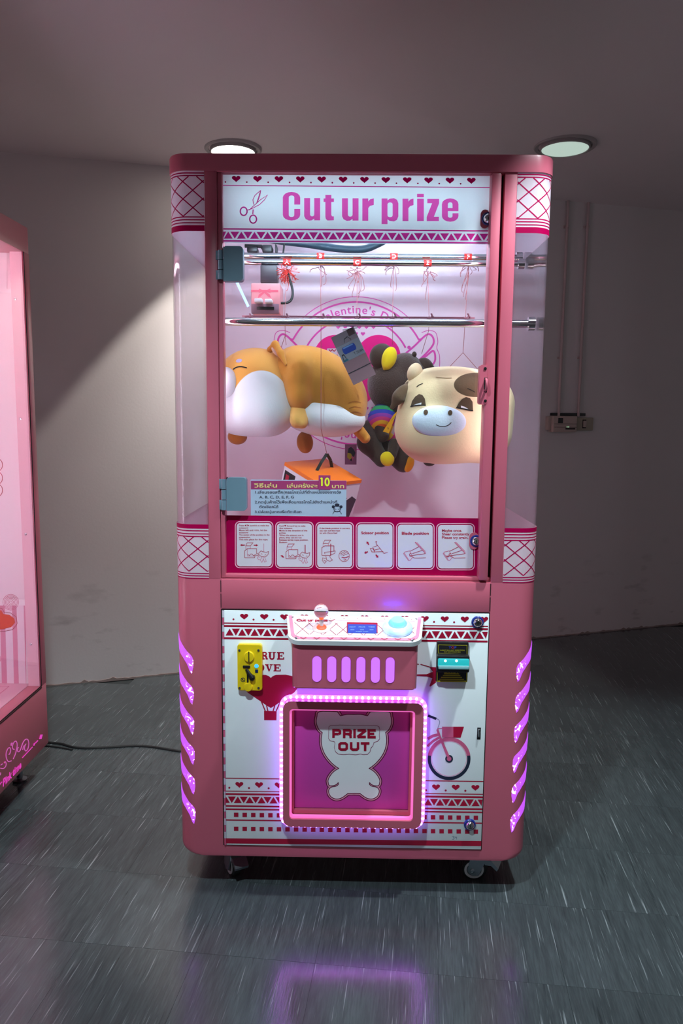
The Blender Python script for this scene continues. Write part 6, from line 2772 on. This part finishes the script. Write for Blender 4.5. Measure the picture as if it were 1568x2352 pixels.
def hang_string(ch, label, ends, loops, red, seed):
    x, y, z, r = MK[ch]
    rng = random.Random(seed)
    base = Vector((x, y - r - .003, z - r - .004))
    t = thing('hanging_string', label, 'string', tuple(base), 'strings tied under the letter markers')
    m = MB()
    m.lathe([(.0018, 0), (.0030, .002), (.0026, .005), (.0012, .007)], base - Vector((0, 0, .004)), (0, 0, 1), 8)
    m.build('snap_ring', M_CHROME, t)
    hk_ = HX[ch]
    kn = base - Vector((0, 0, .012))
    m = MB()
    m.tube([base, kn, Vector((hk_.x, hk_.y + .002, hk_.z + .002))] + [Vector(e) for e in ends[0]], .00075, 5)
    for e in ends[1:]:
        m.tube([Vector(q) for q in e], .00075, 5)
    m.build('line', M_STR, t)
    m = MB()
    for i in range(red):
        p = kn + Vector((rng.uniform(-.008, .008), rng.uniform(-.006, .004), rng.uniform(-.008, .004)))
        pts = [p]
        dirn = Vector((rng.uniform(-1, 1), rng.uniform(-.5, .3), rng.uniform(-.9, .5))).normalized()
        for k_ in range(5):
            dirn = (dirn + Vector((rng.uniform(-1, 1), rng.uniform(-.5, .5), rng.uniform(-1, .6))) * .8).normalized()
            p = p + dirn * .0065
            pts.append(p)
        m.tube(spline(pts, 3), .0009, 4)
    for (dx, dz, w_) in loops:
        a = kn
        mid = kn + Vector((dx * .5 + w_, -.002, dz * .35))
        m.tube(spline([a, mid, kn + Vector((dx, -.002, dz)), kn + Vector((dx * .7 - w_ * .6, -.003, dz * 1.18))], 6), .0008, 5)
    if m.v:
        m.build('thread_tangle', M_STRR if red > 12 else M_STR, t)
    return t


v3 = lambda px, py, y: tuple(PY(px, py, y))
hang_string('A', 'string under letter A with a thick bushy red thread tangle', [[v3(655, 770, .14), v3(657, 792, .2)], [v3(655, 770, .14), v3(645, 800, .19)]], [(.028, .006, .008), (.034, -.004, -.012), (-.012, -.03, .004), (.004, -.045, .005)], 46, 3)
hang_string('B', 'string under letter B running down to the orange box handle', [[v3(737, 800, .122), v3(737, 985, .112), tuple(hook_pt)]], [(.010, -.028, .006), (.016, -.045, .004), (.004, -.05, .002)], 3, 5)
hang_string('C', 'string under letter C with spread dark red ends holding the tilted box', [[v3(820, 752, .133)]], [(-.022, -.040, .006), (-.012, -.058, .004), (.010, -.050, .006), (.020, -.045, .004), (-.018, .008, .004), (.006, -.06, .002)], 10, 8)
hang_string('D', 'string under letter D with two long dangling ends and a left loop', [[v3(901, 792, .27)]], [(-.024, -.012, .008), (.014, -.020, .004), (-.008, -.050, .001), (.008, -.058, .001)], 3, 12)
hang_string('E', 'string under letter E with a short right end and a loose lower loop', [[v3(984, 760, .15), v3(968, 812, .33)]], [(.026, -.010, .004), (-.014, -.034, .008), (-.004, -.062, .002)], 6, 15)
hang_string('F', 'string under letter F with long pink tails that forks above the cow', [[v3(1063, 810, .16), v3(1025, 850, .2)], [v3(1063, 810, .16), v3(1100, 852, .2)]], [(.022, -.010, .003), (-.014, -.050, .008), (-.010, -.070, .006), (-.004, -.076, .004), (-.016, -.060, .004)], 4, 18)

# ================================================================== THE NEIGHBOURING MACHINE
XF = -1.06
LM = thing('glass_prize_machine', 'second pink prize machine at the left photo edge with a lit glass front', 'prize machine', (-1.3, .2, 0))
LY0, LY1, LZB, LZT = -.26, .662, .105, 1.835
GY0, GY1, GZ0, GZ1 = -.20, .622, .325, 1.7525
XB = -1.62
mb = MB()
mb.rbox(XB, XF, LY0, LY1, LZB, GZ0, .004)
mb.build('base_cabinet', M_PINK, LM)
mb = MB()
mb.rbox(XB, XF, LY0, LY1, GZ1, LZT, .004)
mb.build('top_header', M_PINK, LM)
for y0, y1 in ((GY1, LY1), (LY0, GY0)):
    mb = MB()
    mb.rbox(XF - .045, XF, y0, y1, GZ0 - .001, GZ1 + .001, .0015)
    mb.build('front_post', M_PINK, LM)
mb = MB()
mb.rbox(XB, XF - .046, LY1 - .022, LY1 - .004, GZ0 - .001, GZ1 + .001, .001)
SIDE = mb.build('side_panel', mat('pale_pink_panel', (250, 226, 236), .4), LM)
mb = MB()
mb.rbox(XB, XF - .046, LY0 + .004, LY0 + .022, GZ0 - .001, GZ1 + .001, .001)
mb.build('side_panel', MATS['pale_pink_panel'], LM)
mb = MB()
mb.rbox(XB, XB + .012, LY0, LY1, GZ0 - .001, GZ1 + .001, .001)
mb.build('back_panel', MATS['pale_pink_panel'], LM)
mb = MB()
mb.box(XF - .006, XF - .002, GY0, GY1, GZ0, GZ1)
mb.build('glass_pane', M_GLASS, LM, smooth=0)
mb = MB()
mb.box(XF - .0015, XF + .0005, GY1 - .002, GY1 + .0012, GZ0, GZ1)
mb.box(XF - .0015, XF + .0005, GY0, GY1, GZ0 - .0012, GZ0 + .002)
mb.build('pane_gasket', M_GAP, LM)
mb = MB()
mb.box(XF + .0002, XF + .001, GY0, GY1, GZ0 - .0065, GZ0 - .0035)
mb.build('base_seam', M_GAP, LM)
for yy in (.1, .45):
    mb = MB()
    mb.tube([(XF - .10, yy - .3, GZ1 - .02), (XF - .10, yy + .12, GZ1 - .02)], .008, 8)
    mb.build('glow_tube', M_LEDTUBE2 if 'M_LEDTUBE2' in globals() else M_LEDTUBE, LM)
# inner print on the far side panel
YI = LY1 - .0225
FS = front_fn(YI)
M_STRIPE = mat('white_pink_stripe', (246, 216, 230), .4)
M_STRIPE2 = mat('rose_stripe', (222, 140, 168), .4)
M_BAR = mat('pale_bar', (250, 232, 240), .4)
P = Print(FS, flip=-1)
P.rect(-160, 1391, 60, 1588, M_STRIPE2, 0)
for x0 in (-145, -113, -81, -49, -17, 11, 38):
    P.poly([(x0, 1390), (x0 + 16.5, 1390), (x0 + 22, 1588), (x0 + 6, 1588)], M_STRIPE, 1)
P.rect(-160, 1376, 59, 1390.5, M_BAR, 2)
for r_ in (18, 15, 12, 9, 6, 3):
    P.ring(25, 1383, r_, 1.0, M_ROSE, 3, n=28)
P.rect(-160, 664, 26, 673.5, M_BAR, 2)
for x0 in (-118, -86, -54, -22):
    P.rect(x0, 540, x0 + 14, 664, M_STRIPE, 1)
P.rect(-6, 540, 16, 664, M_BAR, 1)
for cy in (1068, 1098, 1126):
    P.ring(-10, cy, 16, 1.6, M_RED, 1, n=28)
M_ORR = mat('orange_red_print', (212, 66, 34), .5, noise=.15, nscale=60)
P.poly([(-40, 1398), (4, 1402), (8, 1410), (22, 1412), (33, 1420), (35, 1430), (26, 1440), (8, 1445), (-40, 1447)], M_ORR, 4)
P.stroke([(-40, 1393), (5, 1397), (10, 1406), (24, 1407), (38, 1417), (40, 1432), (29, 1446), (8, 1450), (-40, 1451)], 1.0, M_RED, 5)
P.ring(-8, 1513, 10, 1.2, M_ROSE, 2, n=24)
P.build('inner_wall_print', SIDE)
mb = MB()
mb.box(XF - .0445, XF - .006, GY1 - .0016, GY1 - .0001, GZ0, GZ1)
LINER = mb.build('post_liner', mat('pale_rose_liner', (240, 186, 202), .4), LM)
for px, py in ((35, 687), (47, 962), (59, 1227), (71, 1480)):
    c = PY(px, py, GY1 - .0018)
    mb = MB()
    mb.lathe([(.0044, 0), (.004, -.002), (0, -.0034)], (c.x, GY1 - .0016, c.z), (0, 1, 0), 12)
    mb.build('rivet', M_CHROME, LINER)
M_LMFILL = emis('side_fill_white', (244, 240, 255), 40.0, (255, 255, 255))  # strip added outside the view to brighten the lower inner wall
mb = MB()
mb.rbox(XF - .075, XF - .055, GY0 + .002, GY0 + .010, GZ0 + .25, GZ1 - .05, .001)
mb.build('side_fill_strip', M_LMFILL, LM)
# inner floor: raised frame round a pale play board
mb = MB()
mb.rbox(XB + .012, XF - .046, LY0 + .022, LY1 - .0225, GZ0 - .001, GZ0 + .0015, .001)
fl_ = mb.build('inner_floor', mat('inner_floor_pink', (236, 176, 196), .4), LM)
mb = MB()
mb.box(XB + .06, XF - .13, LY0 + .10, LY1 - .075, GZ0 + .0015, GZ0 + .0035)
mb.build('play_board', mat('pale_violet_board', (214, 206, 244), .35), fl_)
mb = MB()
for a in ((XB + .05, XF - .105, LY1 - .053, LY1 - .051), (XF - .107, XF - .105, LY0 + .06, LY1 - .051)):
    mb.box(*a, GZ0 + .0014, GZ0 + .0020)
mb.build('board_outline', M_ROSE, fl_)
# lit ornament and lettering on the kick panel


def FX(u, v, lift):
    p = PX(u, v, XF)
    return (XF + .0006 + lift, p.y, p.z)


M_ORN = emis('ornament_pink_lit', (236, 110, 214), .42, (220, 110, 190))
M_ORNT = emis('lettering_pink_lit', (255, 70, 214), .5, (220, 80, 190))
k4 = lambda pts: [(x / 9.408, 1600 + y / 9.408) for x, y in pts]
P = Print(FX, flip=-1)
for pts, wd in (([(185, 1255), (210, 1225), (225, 1160), (205, 1105), (170, 1120), (140, 1180), (125, 1260), (140, 1350), (180, 1405), (245, 1385)], 2.0),
                ([(235, 1060), (240, 1010), (270, 1010)], 2.4), ([(310, 1140), (275, 1130), (265, 1070), (290, 1000), (335, 960), (360, 1000), (365, 1070), (345, 1170), (320, 1260), (280, 1350)], 2.0),
                ([(395, 1090), (370, 1150), (390, 1195), (430, 1160), (460, 1080), (490, 1000), (540, 930), (590, 925), (615, 990), (612, 1070), (590, 1140), (550, 1175), (525, 1130), (535, 1060), (560, 1020)], 2.0),
                ([(485, 1150), (500, 1090), (520, 1050)], 1.8), ([(0, 1545), (60, 1555), (110, 1520), (128, 1450), (105, 1405), (85, 1440)], 1.9), ([(10, 1485), (50, 1450)], 2.0), ([(-40, 1700), (0, 1690), (10, 1640)], 2.0)):
    P.stroke([(p.x, p.y) for p in spline([(a, b, 0) for a, b in k4(pts)], 5)], wd, M_ORN, 0)
P.stroke(k4([(475, 1325), (700, 1085)]), 1.9, M_ORNT, 0)
P.poly(k4([(712, 1062), (722, 1010), (752, 1000), (745, 1055)]), M_ORNT, 0)
P.stroke(k4([(755, 1010), (815, 945)]), 2.4, M_ORNT, 0)
P.poly(k4([(838, 920), (865, 820), (918, 820), (890, 920)]), M_ORNT, 0)
P.stroke(k4([(-60, 1960), (38, 1840)]), 2.0, M_ORNT, 0)
P.build('kick_panel_ornament', LM)


def FXm(u, v, lift):      # u along the panel (to the back of the room), v up, metres
    return (XF + .0006 + lift, u, v)


P = Print(FXm)
pa, pb = PX(6, 1800, XF), PX(48, 1750, XF)
P.text('Pink time', pa.y, (pa.z + pb.z) / 2 - .014, .024, M_ORNT, 0, width=(pb.y - pa.y), bold=.03, shear=.15)
P.build('kick_panel_lettering', LM)
for x, y in ((-1.13, .58), (-1.55, .58), (-1.13, -.18), (-1.55, -.18)):
    mb = MB()
    mb.lathe([(.022, 0), (.024, .012), (.010, .016), (.010, .106)], (x, y, 0), (0, 0, 1), 16)
    mb.build('levelling_foot', M_STEEL, LM)

# ------------------------------------------------------------------ power cable on the floor
cab = []
for px, py in ((60, 1700), (90, 1703), (112, 1706), (140, 1709), (165, 1716), (195, 1719), (250, 1717), (300, 1714), (340, 1715), (375, 1720), (412, 1726), (440, 1730)):
    p = PZ(px, py, .0055)
    cab.append(p)
cab = [Vector((-1.40, cab[0].y + .03, .0055))] + cab + [Vector((-.40, .62, .0055)), Vector((-.2, .56, .0055))]
mb = MB()
mb.tube(spline(cab, 6), .0055, 10)
tag(mb.build('power_cable', M_RUBBER, loc=(cab[6].x, cab[6].y, 0)), 'black power cable lying on the floor between the two machines', 'cable')
cab2 = [PZ(70, 1712, .005), PZ(100, 1713, .005), PZ(135, 1717, .005), PZ(166, 1723, .0045)]
mb = MB()
mb.tube(spline([Vector((-1.4, cab2[0].y - .06, .005))] + cab2, 6), .0042, 8)
tag(mb.build('power_cable', M_RUBBER, loc=(cab2[1].x, cab2[1].y, 0)), 'short thinner black cable tail beside the long cable near the left machine', 'cable')

# ------------------------------------------------------------------ tidy up
bpy.context.view_layer.update()
